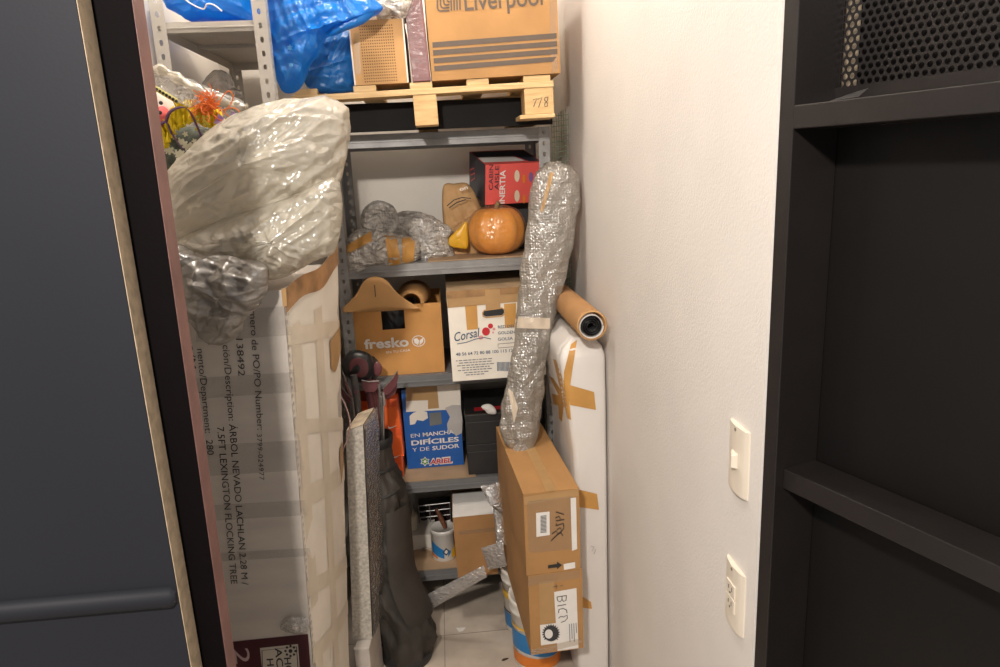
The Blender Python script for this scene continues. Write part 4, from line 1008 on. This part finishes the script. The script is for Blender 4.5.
tag(t, 'beige round lid standing on edge behind the paint can', 'lid')
fw = Fr((Q(395, 556, 2.50).x, 2.50, z5b)); t = thing('white_carton', 'low white carton with red letters, behind and left of the paint can', 'box', fw.p(.05, .07, 0))
hw_ = Q(410, 536, 2.5).z - z5b
carton_body(fw, .16, .14, hw_, 'body', M['card_white'], t, 0)
text('red_lettering', 'ART', M['red_print'], t, fw, (405, 552), (412, 551), 4, .02)
t = thing('small_tub', 'small cream tub on top of the low white carton', 'tub', Q(409, 530, 2.54))
tcc = Vector((Q(410, 530, 2.54).x, 2.555, z5b + hw_ + .001))
MB().lathe(tcc, [(.030, 0), (.032, .045), (.032, .055)], 24).build('body', mat('cream_tub', (.62, .55, .42), .5), t)
MB().lathe(tcc + Vector((0, 0, .0555)), [(.033, 0), (.033, .010), (.020, .012), (.020, .034), (.0, .035)], 24).build('cap', mat('cream_cap', (.66, .58, .42), .5), t)
t = thing('bottle_crate', 'black barred crate of small dark bottles behind the paint can', 'crate', Q(435, 535, 2.6))
gz0 = z5b; gx0 = Q(420, 530, 2.60).x; gx1 = Q(452, 530, 2.60).x; gz1 = Q(436, 504, 2.6).z
MB().box(gx0, gx1, 2.655, 2.66, gz0, gz1).box(gx0, gx1, 2.60, 2.66, gz0, gz0 + .004).build('body', M['black_card'], t)
mb = MB()
for k in range(6):
    z = gz1 - .002 - k * .026; mb.tube([(gx0, 2.598, z), (gx1, 2.598, z + .004)], .0028, 6)
for x in (gx0, gx0 + .045, gx1 - .002): mb.tube([(x, 2.598, gz0), (x, 2.598, gz1)], .0028, 6)
mb.build('bars', M['club_steel'], t)
for k in range(4):
    mb = MB(); x = gx0 + .018 + k * (gx1 - gx0 - .03) / 3
    mb.lathe((x, 2.628, gz0 + .005), [(.014, 0), (.014, .07), (.006, .09), (.006, .125)], 14)
    o = mb.build('glass_bottle', mat('dark_bottle', (.03, .015, .015), .2), None); tag(o, 'small dark bottle inside black barred crate behind the paint can', 'bottle', 'dark bottles in the barred crate')
fl = Fr((Q(458, 577, 2.285).x, 2.285, 0)); lz0 = SZ[4] + .0008; lw_ = Q(498, 570, 2.285).x - fl.o.x; lh = Q(457, 517, 2.285).z - lz0
fl = Fr((fl.o.x, 2.285, lz0), roll=R(1.2))
t = thing('brown_carton', 'brown carton with open white flap, right end of lowest shelf', 'box', fl.p(lw_ / 2, .1, 0))
carton_body(fl, lw_, .26, lh, 'body', M['card_dark'], t, 0)
decal('tape_seam', M['tape_clear'], t, fl, [(458, 531), (498, 527), (498, 531), (458, 535)])
mb = MB(); a, b = fl.p(0, 0, lh), fl.p(lw_, 0, lh); mb.add([a + Vector((0, -.002, .001)), b + Vector((0, -.002, .001)), b + Vector((0, .16, .012)), a + Vector((0.004, .16, .012))], [(0, 1, 2, 3)])
mb.build('white_flap', M['paper'], t, solid=.003)
# air cushions
def cushion(pts, y0, y1, label, seed):
    mb = MB(); a, b, c, d = [Q(px, py, yy) for (px, py), yy in zip(pts, (y0, y0, y1, y1))]
    for sgn in (1, -1):
        rows = []
        for i in range(21):
            s = i / 20; A_ = a.lerp(d, s); B_ = b.lerp(c, s); row = []
            for k in range(11):
                q = k / 10; bul = .014 * (max(0, math.sin(math.pi * q)) ** .6) * (max(0, math.sin(math.pi * s)) ** .4)
                row.append(A_.lerp(B_, q) + Vector((0, -1, .5)).normalized() * sgn * (bul + .003 * noise.noise(Vector((s * 8, q * 5, seed))) * bul * 60))
            rows.append(row)
        mb.grid(rows)
    t_ = mb.build('air_cushion', film('air_cushion_film', (.70, .68, .66), .45, .15, .35, .7, 40), None)
    tag(t_, label, 'packaging', 'air cushions'); return t_
cushion([(424, 596), (432, 609), (487, 577), (484, 565)], 2.20, 2.12, 'long flat air cushion strip lying across the floor by the lowest shelf', 1)
cushion([(481, 548), (488, 570), (507, 566), (503, 541)], 2.20, 2.16, 'puffy air cushion hanging beside the low brown carton', 2)
cushion([(480, 486), (499, 482), (503, 512), (490, 505)], 2.26, 2.22, 'topmost air cushion, hanging above the white flap of brown carton', 3)
cushion([(493, 508), (504, 512), (506, 545), (496, 543)], 2.26, 2.20, 'narrow air cushion between long cartons and low brown carton', 4)

# ================================================================== RIGHT SIDE: MATTRESS, TUBE, MESH, CARTONS, BUCKETS
MX0, MX1, MY0, MY1, MZ = .350, .457, 1.925, 2.335, 1.150
t = thing('wrapped_mattress', 'white wrapped foam mattress upright against the right wall', 'mattress', (.40, 2.12, .004))
mb = MB(); rows = []
NR = 44
for i in range(NR + 1):
    z = .004 + (MZ - .004) * i / NR; row = []
    top = max(0, (z - (MZ - .06)) / .06); ins = .045 * (1 - math.sqrt(max(0, 1 - top * top)))
    # loop round the plan, front edge rounded
    for k in range(64):
        a = 2 * math.pi * k / 64; cx_, cy_ = (MX0 + MX1) / 2, (MY0 + MY1) / 2; hx_, hy_ = (MX1 - MX0) / 2 - ins, (MY1 - MY0) / 2 - ins
        ca, sa = math.cos(a), math.sin(a); e = .22
        x = cx_ + hx_ * math.copysign(abs(ca) ** e, ca); y = cy_ + hy_ * math.copysign(abs(sa) ** (e * .6), sa)
        if x < cx_ - hx_ * .5: x += -.004 * abs(math.sin(y * 90)) + .004
        y += .003 * noise.noise(Vector((x * 20, 0, z * 8)))
        x -= .034 * max(0, min(1, (z - .80) / .3)) * max(0, (cx_ + hx_ - x) / (2 * hx_))
        row.append(Vector((x, y, z)))
    rows.append(row)
mb.grid(rows, closed_u=True); mb.add(rows[-1], [list(range(64))], True)
mat_ = mb.build('cover', M['foam'], t)
mtb = surf(mat_)
for q in ([(566, 384), (594, 392), (596, 410), (570, 405)], [(571, 344), (577, 340), (572, 372), (564, 372)], [(564, 372), (572, 372), (568, 402), (563, 400)], [(563, 398), (569, 398), (571, 420), (567, 418)],
          [(553, 359), (556, 360), (566, 388), (561, 392)], [(549, 376), (553, 378), (565, 396), (562, 402)], [(545, 392), (566, 397), (566, 408), (547, 402)], [(558, 402), (564, 402), (562, 422), (559, 418)],
          [(577, 489), (597, 494), (599, 510), (579, 507)], [(578, 594), (591, 602), (592, 609), (579, 607)]):
    lay('tape_strip', M['tape'], t, mtb, q, .0016, 12, 6)
stroke_px('pen_mark', mat('faint_pen', (.35, .33, .33), .6), t, Side((0, MY0, 0), (0, -1, 0)), [[(591, 546), (594, 547), (592, 551), (596, 549), (594, 554)]], .6, .004)
# cardboard tube with a black roll inside
ta = Vector((.402, 1.835, MZ + .044)); 
tdir = Vector((-.02, 1, 0)).normalized(); TL = .50; tr_o = .042
ta = Q(592, 325.5, 1.84); ta.z = max(ta.z, MZ + .0425)
t = thing('cardboard_tube', 'brown cardboard tube with rolled black sheet inside, lying on the mattress', 'tube', ta + tdir * .2)
mb = MB(); mb.lathe(ta, [(tr_o - .004, TL), (tr_o, TL), (tr_o, 0), (tr_o - .004, 0), (tr_o - .004, TL)], 40, tdir, cap=False); mb.build('tube_wall', M['card_dark'], t)
mb = MB(); mb.lathe(ta + tdir * -.0005, [(tr_o - .0045, .0), (tr_o + .0002, 0), (tr_o + .0002, .002)], 40, tdir, cap=False); mb.build('cut_edge', M['card_light'], t)
def spiral(r0, r1, turns, y0, ln, mt, name):
    mb = MB(); rows = [[], []]; axa = tdir.cross(Vector((0, 0, 1))).normalized(); axb = axa.cross(tdir).normalized(); n = int(turns * 36)
    for i in range(n + 1):
        a = i * 2 * math.pi * turns / n; r_ = r0 + (r1 - r0) * i / n; d_ = axa * math.cos(a) * r_ + axb * math.sin(a) * r_
        rows[0].append(ta + Vector((0, 0, -.004)) + tdir * y0 + d_); rows[1].append(ta + Vector((0, 0, -.004)) + tdir * (y0 + ln) + d_)
    mb.grid(rows); return mb.build(name, mt, t, solid=.0016)
spiral(.010, .030, 3.4, .006, .45, M['black_roll'], 'rolled_sheet')
spiral(.0315, .0335, 1.0, .004, .45, M['paper'], 'white_liner')
# green wire mesh between shelf post and wall
mb = MB(); mz0, mz1 = 1.155, Q(568, 106, 2.38).z
def MP(s, z):
    x = .385 + .062 * s; y = 2.375 + .03 * s
    return Vector((x, y, z))
nv = 7
for i in range(nv + 1):
    s = i / nv; zt = mz1 - (.035 * (1 - s) if s < .8 else .02 * (s - .8) * 5); mb.tube([MP(s, mz0), MP(s, zt)], .0007, 4, smooth=False)
z = mz0
while z < mz1 - .03:
    mb.tube([MP(0, z), MP(1, z + .006)], .0010, 4, smooth=False); z += .0165
t = mb.build('wire_mesh_sheet', M['mesh_green'], None); tag(t, 'green wire mesh sheet upright between shelf post and right wall', 'wire mesh')
# tall bubble-wrapped thing standing on the cartons
t = thing('bubble_wrapped_pole', 'tall slim item in bubble wrap leaning upright on the right hand cartons', 'package', Q(522, 452, 2.10))
def YP(py): return 2.10 + (455 - py) / 290 * .12
WO = [(536, 172), (546, 163), (558, 161), (572, 167), (579, 175), (579, 200), (573, 232), (567, 270), (558, 310), (549, 345), (545, 380), (540, 425), (536, 448), (529, 456), (519, 458), (508, 449), (500, 430), (498, 414), (503, 398), (509, 368), (514, 330), (519, 285), (525, 235), (530, 200)]
WO = [Q(a, b, YP(b)) for a, b in WO]
cen = sum(WO, Vector()) / len(WO)
# built as bands along its height so that it keeps the lean
def band_tube(name, mt, parent, left, right, thick, n=50, m_=36, amp=.008, seed=0, scale=16):
    Ls = spline([Q(a, b, YP(b)) for a, b in left], n, False); Rs = spline([Q(a, b, YP(b)) for a, b in right], n, False); mb = MB(); rows = []
    for i, (l, r_) in enumerate(zip(Ls, Rs)):
        s = i / (n - 1); c = (l + r_) / 2; hx_ = (r_ - l) / 2; th_ = thick * (min(1, (s + .01) * 9, (1.01 - s) * 9)) ** .6; row = []
        for k in range(m_):
            a = 2 * math.pi * k / m_; p = c + hx_ * math.cos(a) + Vector((0, -th_ * math.sin(a), 0))
            q = Vector((p.x * 2.2, p.y, p.z * .6)) * scale + Vector((seed, 0, 0)); e = amp * ((crease(q) - .3) + .5 * noise.noise(q * 2))
            row.append(p + Vector((math.cos(a) * e, -math.sin(a) * e * 1.5, 0)))
        rows.append(row)
    mb.grid(rows, closed_u=True); mb.add(rows[0], [list(range(m_))[::-1]], True); mb.add(rows[-1], [list(range(m_))], True)
    return mb.build(name, mt, parent)
wl_ = [(546, 162), (533, 180), (527, 220), (522, 260), (517, 300), (513, 340), (507, 380), (501, 405), (500, 430), (510, 450), (518, 458)]
wr_ = [(560, 161), (579, 176), (577, 215), (570, 255), (561, 295), (552, 332), (546, 370), (543, 400), (539, 430), (534, 450), (526, 457)]
pole_ = band_tube('wrap', M['bubble'], t, wl_, wr_, .036, 60, 44, .012, 3)
ci_ = [(552, 172), (543, 195), (538, 240), (532, 290), (526, 340), (519, 390), (513, 430), (516, 450)]
co_ = [(560, 172), (569, 195), (565, 240), (554, 290), (543, 340), (535, 390), (530, 430), (526, 450)]
band_tube('inner_item', mat('grey_wrapped_item', (.34, .32, .30), .5, .25, 12, .2, 50), t, ci_, co_, .016, 40, 24, .004, 5)
pb = surf(pole_)
lay('tape_band', M['tape_pale'], t, pb, [(513, 317), (550, 318), (550, 329), (512, 328)], .003)
lay('tape_piece', M['tape_pale'], t, pb, [(508, 388), (513, 392), (518, 408), (514, 424)], .003, 8, 5)
lay('tape_piece', M['tape_tan'], t, pb, [(550, 172), (554, 173), (543, 212), (540, 211)], .003, 6, 12)
crumple('glint_end', M['clear_film'], t, px_outline([(513, 448), (519, 443), (527, 445), (529, 453), (522, 458), (515, 456)], YP(452) - .03), .01, .01, .008, 40, 8, 50, 2)
# two long cartons end-on
yaw_ = R(3.5)
bz0, bz1, bz2 = .252, .513, .765
fs1 = Fr((.184, 1.765, bz0), yaw=yaw_); fs2 = Fr((.180, 1.765, bz1 + .001), yaw=yaw_)
t = thing('long_carton', 'lower long brown carton end-on, taped, with white handwritten label', 'box', fs1.p(.08, .25, 0))
carton_body(fs1, .158, .53, bz1 - bz0, 'body', M['card'], t, .004)
tl_low = t
decal('shipping_label', M['paper'], t, fs1, [(554, 592), (576.5, 588), (578.5, 648), (557.5, 651)])
stroke_px('handwriting', M['ink'], t, fs1, [[(557, 597), (566.5, 595.5)], [(557, 597), (557.5, 600.5), (560, 602), (562, 599.5), (562, 596.3)], [(562, 599.5), (563.5, 601.5), (566, 600.5), (566.5, 595.5)], [(557.5, 606), (566, 604.5)],
           [(558.5, 613), (559, 609.5), (563, 608.5), (566.5, 610), (567, 613)], [(558.5, 618.5), (560.5, 616.5), (564, 617), (567, 615), (567.5, 618), (565, 621), (561, 622.5)]], .8, .002)
decals('fine_print', mat('faded_ink', (.20, .20, .22), .6), t, fs1, [[(569 + k * 2.2, 624 - k * .4), (569.8 + k * 2.2, 624 - k * .4), (570.4 + k * 2.2, 642 - k * (3 if k % 2 else 0)), (569.6 + k * 2.2, 642 - k * (3 if k % 2 else 0))] for k in range(4)], .002)
decal('white_sticker', M['paper'], t, fs1, [(540, 625), (556.5, 623), (558, 643), (541, 645.5)], .0018)
mb = MB()
c0 = (551, 633.5); pts_o = []; n_ = 44
for i in range(n_):
    a = i * 2 * math.pi / n_; r0 = 7.6 + (2.2 if i % 2 else 0) * (1 if math.sin(a) < .7 else .3); pts_o.append((c0[0] + r0 * .95 * math.cos(a), c0[1] + r0 * math.sin(a)))
pts_i = [(c0[0] - 2.2 + 4.0 * math.cos(i * 2 * math.pi / n_), c0[1] + .5 + 4.6 * math.sin(i * 2 * math.pi / n_)) for i in range(n_)]
mb.add([fs1.face(*q, .0024) for q in pts_o + pts_i], [(i, (i + 1) % n_, n_ + (i + 1) % n_, n_ + i) for i in range(n_)])
mb.build('round_emblem', M['ink_box'], t)
decal('tape_strip', M['tape_tan'], t, fs1, [(539, 582), (554, 580), (555, 624), (540, 626)], .0008)
decal('tape_seam', M['tape_clear'], t, fs1, [(528, 577), (579.5, 570), (579.8, 578), (528.3, 586)], .001)
decal('tape_seam', M['tape_clear'], t, fs1, [(531, 650), (581, 638), (581.5, 644), (531.3, 656)], .001)
stroke_px('arrow_marks', M['ink_grey'], t, fs1, [[(553, 587), (558, 586)], [(560, 586), (563, 585.5)], [(556, 584), (556.3, 589)]], .6, .002)
t = thing('long_carton', 'upper long brown carton end-on, taped, with barcode and black marker scrawl', 'box', fs2.p(.08, .25, 0))
carton_body(fs2, .158, .53, bz2 - bz1, 'body', M['card'], t, .004)
mb = MB(); zt = bz2 - bz1 + .0012
mb.add([fs2.p(.065, 0, zt), fs2.p(.095, 0, zt), fs2.p(.095, .53, zt), fs2.p(.065, .53, zt)], [(0, 1, 2, 3)]); mb.build('top_tape', M['tape_tan'], t)
decal('top_edge_tape', M['tape_tan'], t, fs2, [(524, 497), (578, 489), (578.5, 496), (524.3, 505)], .0008)
decal('clear_pouch', M['tape_clear'], t, fs2, [(527, 504), (529, 501), (571, 496), (574, 500), (575.5, 545), (572, 549), (532, 553), (528.5, 550)], .0010)
decal('barcode_label', M['paper'], t, fs2, [(536, 513), (549.5, 511.5), (549.8, 535), (536.4, 537)], .0018)
decals('barcode', M['ink_box'], t, fs2, [[(540.5, 516 + k * 1.35), (546.5, 515.3 + k * 1.35), (546.5, 516.0 + k * 1.35), (540.5, 516.7 + k * 1.35)] for k in range(13)], .0024)
stroke_px('marker_scrawl', M['ink'], t, fs2, [[(556, 512), (564, 514.5)], [(555.5, 518), (559, 516.5), (561.5, 520), (556, 521), (564.5, 519.5)], [(556.5, 523.5), (555.8, 526), (560, 524.5), (563.5, 523.5), (563.8, 527)], [(557, 530), (560, 527.8), (562, 531), (564, 528)],
           [(552, 534), (556, 531), (558, 534), (561, 533), (563, 536)], [(551, 541), (556, 536), (562, 531)]], 1.1, .003)
decal('paper_tab', M['paper'], t, fs2, [(570.5, 498), (576, 497.5), (577.2, 549), (572, 551)], .0016)
decals('arrow_mark', M['ink'], t, fs2, [[(548, 565.3), (557, 563.8), (557, 561.5), (562, 565), (557, 569.5), (557, 567.3), (548, 568.6)]], .002)
decal('hand_mark', M['white_print'], t, fs2, [(563.5, 564), (575, 562), (575.3, 568), (564, 570)], .002)
# buckets carrying them
def bucket(x, y, label, mats, seed):
    t = thing('bucket', label, 'bucket', (x, y, 0)); c = Vector((x, y, .0005)); r = .088; h = .236
    MB().lathe(c, [(r * .88, 0), (r * .90, .004), (r * .97, h * .84), (r * 1.02, h * .85), (r * 1.02, h * .88), (r * .985, h * .89), (r * .99, h * .95), (r * .99, h)], 48).build('body', M['bucket_white'], t)
    MB().lathe(c + Vector((0, 0, h + .0003)), [(r * 1.03, 0), (r * 1.03, .011), (r * .97, .0125), (r * .94, .006), (0, .006)], 48).build('lid', M['bucket_white'], t)
    rl_ = r * .955
    for i, (z0_, z1_, mm, sl_) in enumerate(mats):
        mb = MB(); rows = [[], []]
        for k in range(49):
            a = R(-90 - 110 + 220 * k / 48); q0 = r * (.90 + .07 * z0_ / .2) + .0012; q1 = r * (.90 + .07 * z1_ / .2) + .0012
            rows[0].append(c + Vector((math.cos(a) * q0, math.sin(a) * q0, z0_ + sl_ * math.sin(k * .13)))); rows[1].append(c + Vector((math.cos(a) * q1, math.sin(a) * q1, z1_ + sl_ * math.sin(k * .13))))
        mb.grid(rows); mb.build('label_band', M[mm], t)
    return t
b1x = Q(500, 590, 2.12).x + .092
bucket(.226, 2.258, 'white bucket with yellow and blue label bands, rear one below the long cartons', [(.138, .166, 'bucket_yellow', 0), (.018, .075, 'bucket_blue', .004), (.078, .084, 'ink_box', .004)], 1)
bucket(.238, 2.078, 'white bucket with blue and orange label, front one below the long cartons', [(.058, .128, 'bucket_blue', .010), (.008, .050, 'bucket_orange', .004), (.150, .158, 'bucket_yellow', 0)], 2)

# ================================================================== LEFT: FRAMED SLAB, GOLF BAG
SY_ = 1.97
a0, b0, c0, d0 = Q(346, 431, SY_), Q(363, 425, SY_), Q(372, 637, SY_), Q(353, 640, SY_)
zlow = min(c0.z, d0.z); dep = Vector((.020, .15, 0))
tag(MB().box(-.46, -.302, 1.90, 2.12, 0, .0).build('x', M['card_white'], None) if False else MB().hexa([(-.350, 1.925, 0), (-.306, 1.925, 0), (-.290, 2.10, 0), (-.335, 2.10, 0), (-.352, 1.925, zlow - .002), (-.306, 1.925, zlow - .002), (-.290, 2.10, zlow - .002), (-.335, 2.10, zlow - .002)]).build('grey_carton', M['card_grey'], None, bevel=.002),
    'low pale grey carton on the floor, below the wrapped panel', 'box')
t = thing('wrapped_board', 'flat panel with pale speckled edges in clear plastic, between carton and golf bag', 'panel', (a0.x, SY_, zlow))
d0.z = c0.z = zlow
MB().hexa([d0, c0, c0 + dep, d0 + dep, a0, b0, b0 + dep, a0 + dep]).build('core', mat('dark_canvas', (.13, .12, .11), .6, .4, 14, .3, 60), t, bevel=.002)
nrm = Vector((0, -.0015, 0))
mb = MB(); mb.add([d0 + nrm, c0 + nrm, b0 + nrm, a0 + nrm], [(0, 1, 2, 3)])
mb.build('speckled_edge', mat('speckled_foam_edge', (.62, .57, .49), .7, .6, 110, .5, 200, col2=(.34, .31, .27)), t, solid=.001)
mb = MB(); ou = Vector((.002, 0, 0)); mb.add([b0 + ou, b0 + ou + dep, b0 + ou + dep + Vector((0, 0, -.016)), b0 + ou + Vector((0, 0, -.016))], [(0, 1, 2, 3)]); mb.add([a0 + Vector((0, 0, .001)), b0 + Vector((0, 0, .001)), b0 + dep + Vector((0, 0, .001)), a0 + dep + Vector((0, 0, .001))], [(0, 1, 2, 3)])
mb.build('wood_edging', mat('pale_batten', (.58, .47, .34), .7, .3, 30), t)
mb = MB(); rows = []
for i in range(30):
    k = i / 29; P0 = b0.lerp(c0, k); wob = .010 * noise.noise(Vector((k * 9, 2, 0)))
    rows.append([P0 + dep * s + Vector((.004 + .010 * abs(noise.noise(Vector((k * 11, s * 5, 3)))) + (.012 * s * (1 if .55 < k < .85 else .2)), -.002, .0)) for s in (0, .25, .5, .75, 1, 1.08 + wob * 5)])
mb.grid(rows); mb.build('plastic_wrap', M['clear_film'], t)

GB = Vector((-.19, 2.15, 0)); GT = Q(377, 436, 2.235)
t = thing('golf_bag', 'faded black golf bag standing on the floor, slumped at its base', 'golf bag', GB)
edge_r = [(391, 436), (391, 455), (392, 468), (401, 484), (406, 505), (406, 535), (408, 562), (418, 583), (431, 603), (436, 622), (432, 643), (426, 662), (424, 676)]
ER = sorted([(Q(a, b, 2.185).z, Q(a, b, 2.185).x) for a, b in edge_r])
def right_x(z):
    if z <= ER[0][0]: return ER[0][1]
    for (za, xa), (zc_, xc) in zip(ER, ER[1:]):
        if z <= zc_: return xa + (xc - xa) * (z - za) / (zc_ - za)
    return ER[-1][1]
WD = [(0, .165), (.10, .19), (.2, .185), (.35, .150), (.55, .150), (.66, .135), (.72, .095), (1, .092)]
def wid(z):
    for (za, xa), (zc_, xc) in zip(WD, WD[1:]):
        if z <= zc_: return xa + (xc - xa) * (z - za) / (zc_ - za)
    return .092
def golf_ring(z):
    w_ = sum(wid(max(0, z + d)) for d in (-.03, 0, .03)) / 3; return w_ / 2, 0, min(.095, w_ / 2 + .012)
def gcen(z):
    xr = sum(right_x(max(0, z + d)) for d in (-.02, 0, .02)) / 3; k = z / GT.z
    return Vector((xr - golf_ring(z)[0], GB.y + (GT.y - GB.y) * k, z))
mb = MB(); rows = []
for i in range(71):
    z = .002 + (GT.z - .004) * i / 70; rx, ox, ry = golf_ring(z); row = []
    for k in range(56):
        a = 2 * math.pi * k / 56; q = Vector((math.cos(a) * 1.2, math.sin(a) * 1.2, z * 5.5)); amp_ = .022 * min(1, (GT.z - z) * 5) * min(1, z * 10 + .2)
        q2 = Vector((a * 1.1 + z * 3.2, z * 5 - a * .8, 1)); e = amp_ * (.7 * (crease(q * 1.5) - .35) + .6 * noise.noise(q * 2.2) + .9 * ((1 - min(1, abs(noise.noise(Vector((q2.x * 2.4, q2.y * .6, 2)))) * 2.4)) ** 1.5 - .3)); row.append(gcen(z) + Vector((ox, 0, 0)) + Vector((math.cos(a) * (rx + e), math.sin(a) * (ry + e), 0)))
    rows.append(row)
mb.grid(rows, closed_u=True); mb.add(rows[0], [list(range(56))[::-1]]); mb.build('body', M['golf_cloth'], t)
def gring(z0_, z1_, ex, name, mt):
    mb = MB(); rows = []
    for z in (z0_, z0_ + .002, z1_ - .002, z1_):
        rx, ox, ry = golf_ring(min(z, GT.z)); e = ex if z0_ < z < z1_ else ex * .3
        rows.append([gcen(z) + Vector((ox + math.cos(k * math.pi / 24) * (rx + e), math.sin(k * math.pi / 24) * (ry + e), 0)) for k in range(48)])
    mb.grid(rows, closed_u=True); return mb.build(name, mt, t)
gring(GT.z - .028, GT.z + .004, .003, 'collar', M['golf_trim'])
gring(GT.z - .105, GT.z - .096, .004, 'seam_band', M['golf_trim'])
gring(.0, .035, .003, 'base', M['golf_trim'])
mb = MB(); zz = []
for i in range(13):
    a = R(-150 + 118 * i / 12); z = .600 + .020 * i / 12; rx, ox, ry = golf_ring(z); zz.append(gcen(z) + Vector((ox + math.cos(a) * (rx + .007), math.sin(a) * (ry + .007), 0)))
mb.tube(zz, .0035, 6); mb.build('zip', M['golf_trim'], t)
mb = MB(); mb.tube([zz[1] + Vector((0, -.005, 0)), zz[1] + Vector((0, -.007, -.018))], .0025, 6); mb.build('zip_pull', M['club_steel'], t)
mb = MB(); s_ = [gcen(z) + Vector((-.035 + .02 * math.sin(z * 9), -golf_ring(z)[2] - .016, 0)) for z in [.72, .62, .52, .44, .36, .30]]
S2 = spline(s_, 30, False); mb.grid([[p + Vector((-.010, 0, 0)) for p in S2], [p + Vector((.010, -.004, 0)) for p in S2]]); mb.build('strap', M['golf_trim'], t, solid=.003)
# pocket on the flank
mb = MB(); rows = []
for i in range(15):
    z = .16 + .40 * i / 14; rx, ox, ry = golf_ring(z); b = .018 * math.sin(math.pi * i / 14) ** .6
    rows.append([gcen(z) + Vector((ox + math.cos(R(a)) * (rx + b + .006), math.sin(R(a)) * (ry + b + .006), 0)) for a in range(-80, -4, 6)])
mb.grid(rows); mb.build('pocket', M['golf_cloth'], t)

CY = 2.235
def shaft(p_top, parent, r=.0042, mt=None):
    b_ = Vector((GT.x + (p_top.x - GT.x) * .35, CY + (p_top.y - CY) * .3, GT.z - .12))
    return MB().tube([b_, p_top], r, 8).build('shaft', mt or M['club_steel'], parent)
def iron(tip, heel, y, lb, wide=1):
    t = thing('golf_iron', lb, 'golf club', Q(*heel, y), 'irons in the golf bag')
    hp = Q(*heel, y); tp = Q(*tip, y - .01); shaft(hp, t)
    MB().tube([hp - Vector((0, 0, .045)), hp], .0055, 8).build('hosel', M['club_steel'], t)
    d_ = tp - hp; up = Vector((0, 0, 1)); thk = Vector((0, .010, 0))
    poly = [hp + up * -.012, hp + d_ * .35 + up * -.022 * wide, hp + d_ * .85 + up * -.020 * wide, tp + up * -.004, tp + up * .016 * wide, hp + d_ * .6 + up * .012, hp + up * .010]
    MB().prism(poly, thk).build('head', M['club_head'], t, bevel=.0015)
    mb = MB(); mb.tube([hp + up * .011 + Vector((0, -.001, 0)), hp + d_ * .6 + up * .0125 + Vector((0, -.001, 0)), tp + up * .017 * wide + Vector((0, -.001, 0))], .0018, 6); mb.build('top_edge', M['club_steel'], t)
iron((398, 377), (383, 392), 2.18, 'golf iron with wine head tilted up right, nearest the orange shoe boxes', 1.2)
iron((397, 387), (381, 396), 2.21, 'golf iron just below the nearest wine head, its shaft next left', 1.0)
iron((362, 386), (379, 384), 2.24, 'golf iron with grey sole turned left, under the black headcovers', 1.2)
iron((343, 376), (352, 398), 2.20, 'golf iron at far left of the bag, beside the tall white carton', .9)
iron((341, 390), (353, 404), 2.23, 'lower golf iron at far left, half hidden by wrapped panel', .8)
def driver(px_pts, neck, lb, y, stripe):
    t = thing('headcover_driver', lb, 'golf club', Q(*neck[0], y), 'covered drivers in the golf bag')
    crumple('headcover', M['head_black'], t, px_outline(px_pts, y), .035, .03, .005, 14, 14, 70, 3, pw=.5)
    crumple('wine_panel', M['club_head'], t, px_outline([((a - 362) * .62 + 361 + stripe, (b - 362) * .62 + 365) for a, b in px_pts], y - .030), .005, .01, .003, 14, 10, 50, 5)
    shaft(Q(*neck[0], y), t)
    P_ = [Q(a, b, y) for a, b in neck]; MB().tube(P_, [.016, .014, .013], 12).build('sock', M['club_head'], t); return t
driver([(343, 372), (344, 358), (352, 350.5), (364, 351), (372, 357), (374, 372), (366, 382), (352, 380)], [(366, 376), (371, 400), (374, 420)], 'driver in large black and wine headcover standing highest in the golf bag', 2.265, 0)
driver([(366, 362), (372, 356), (379, 363), (378, 376), (371, 380), (366, 374)], [(372, 378), (374, 402), (375, 424)], 'smaller black headcover close behind the large one in the golf bag', 2.29, 10)
t = thing('golf_club', 'upturned club with thick black grip leaning against the wrapped panel', 'golf club', Q(360, 440, 2.11), None)
MB().tube([Q(353.5, 375, 2.13), Q(357, 402, 2.125), Q(361, 440, 2.12)], [.011, .0105, .008], 10).build('grip', mat('dark_grip', (.055, .05, .05), .6, .2, 60, .4, 200), t)
MB().lathe(Q(356, 392, 2.114), [(.006, 0), (.006, .001)], 10, Vector((0, -1, 0))).build('grip_mark', M['club_head'], t)
MB().tube([Q(361, 440, 2.12), Q(366, 470, 2.13)], .004, 8).build('shaft', M['club_steel'], t)
mb = MB(); mb.tube(spline([Q(a, b, 1.95) for a, b in [(331, 392), (340, 396), (347, 410), (350, 424), (347, 440), (340, 455)]], 24, False), .0022, 6)
t = mb.build('plastic_strap', mat('pale_pink_strap', (.62, .40, .38), .5), None); tag(t, 'pale pink plastic strap looping out from the tall carton', 'strap')

# ================================================================== FLOOR SCRAPS
c = QZ(461, 629, .001); mb = MB(); mb.add([c + Vector((-.018, .01, 0)), c + Vector((.018, .004, .002)), c + Vector((.006, -.014, .001)), c + Vector((-.008, -.016, 0))], [(0, 1, 2, 3)])
tag(mb.build('paper_scrap', M['paper'], None, solid=.0006), 'tiny white paper scrap on the floor', 'paper')
c = QZ(505, 660, .003); mb = MB(); mb.lathe(c + Vector((-.012, 0, 0)), [(.001, 0), (.004, .008), (.003, .018), (.001, .026)], 7, Vector((1, .3, 0)))
tag(mb.build('dry_leaf', mat('dry_leaf', (.05, .03, .02), .8), None), 'dark curled dry leaf on the floor by the buckets', 'leaf')
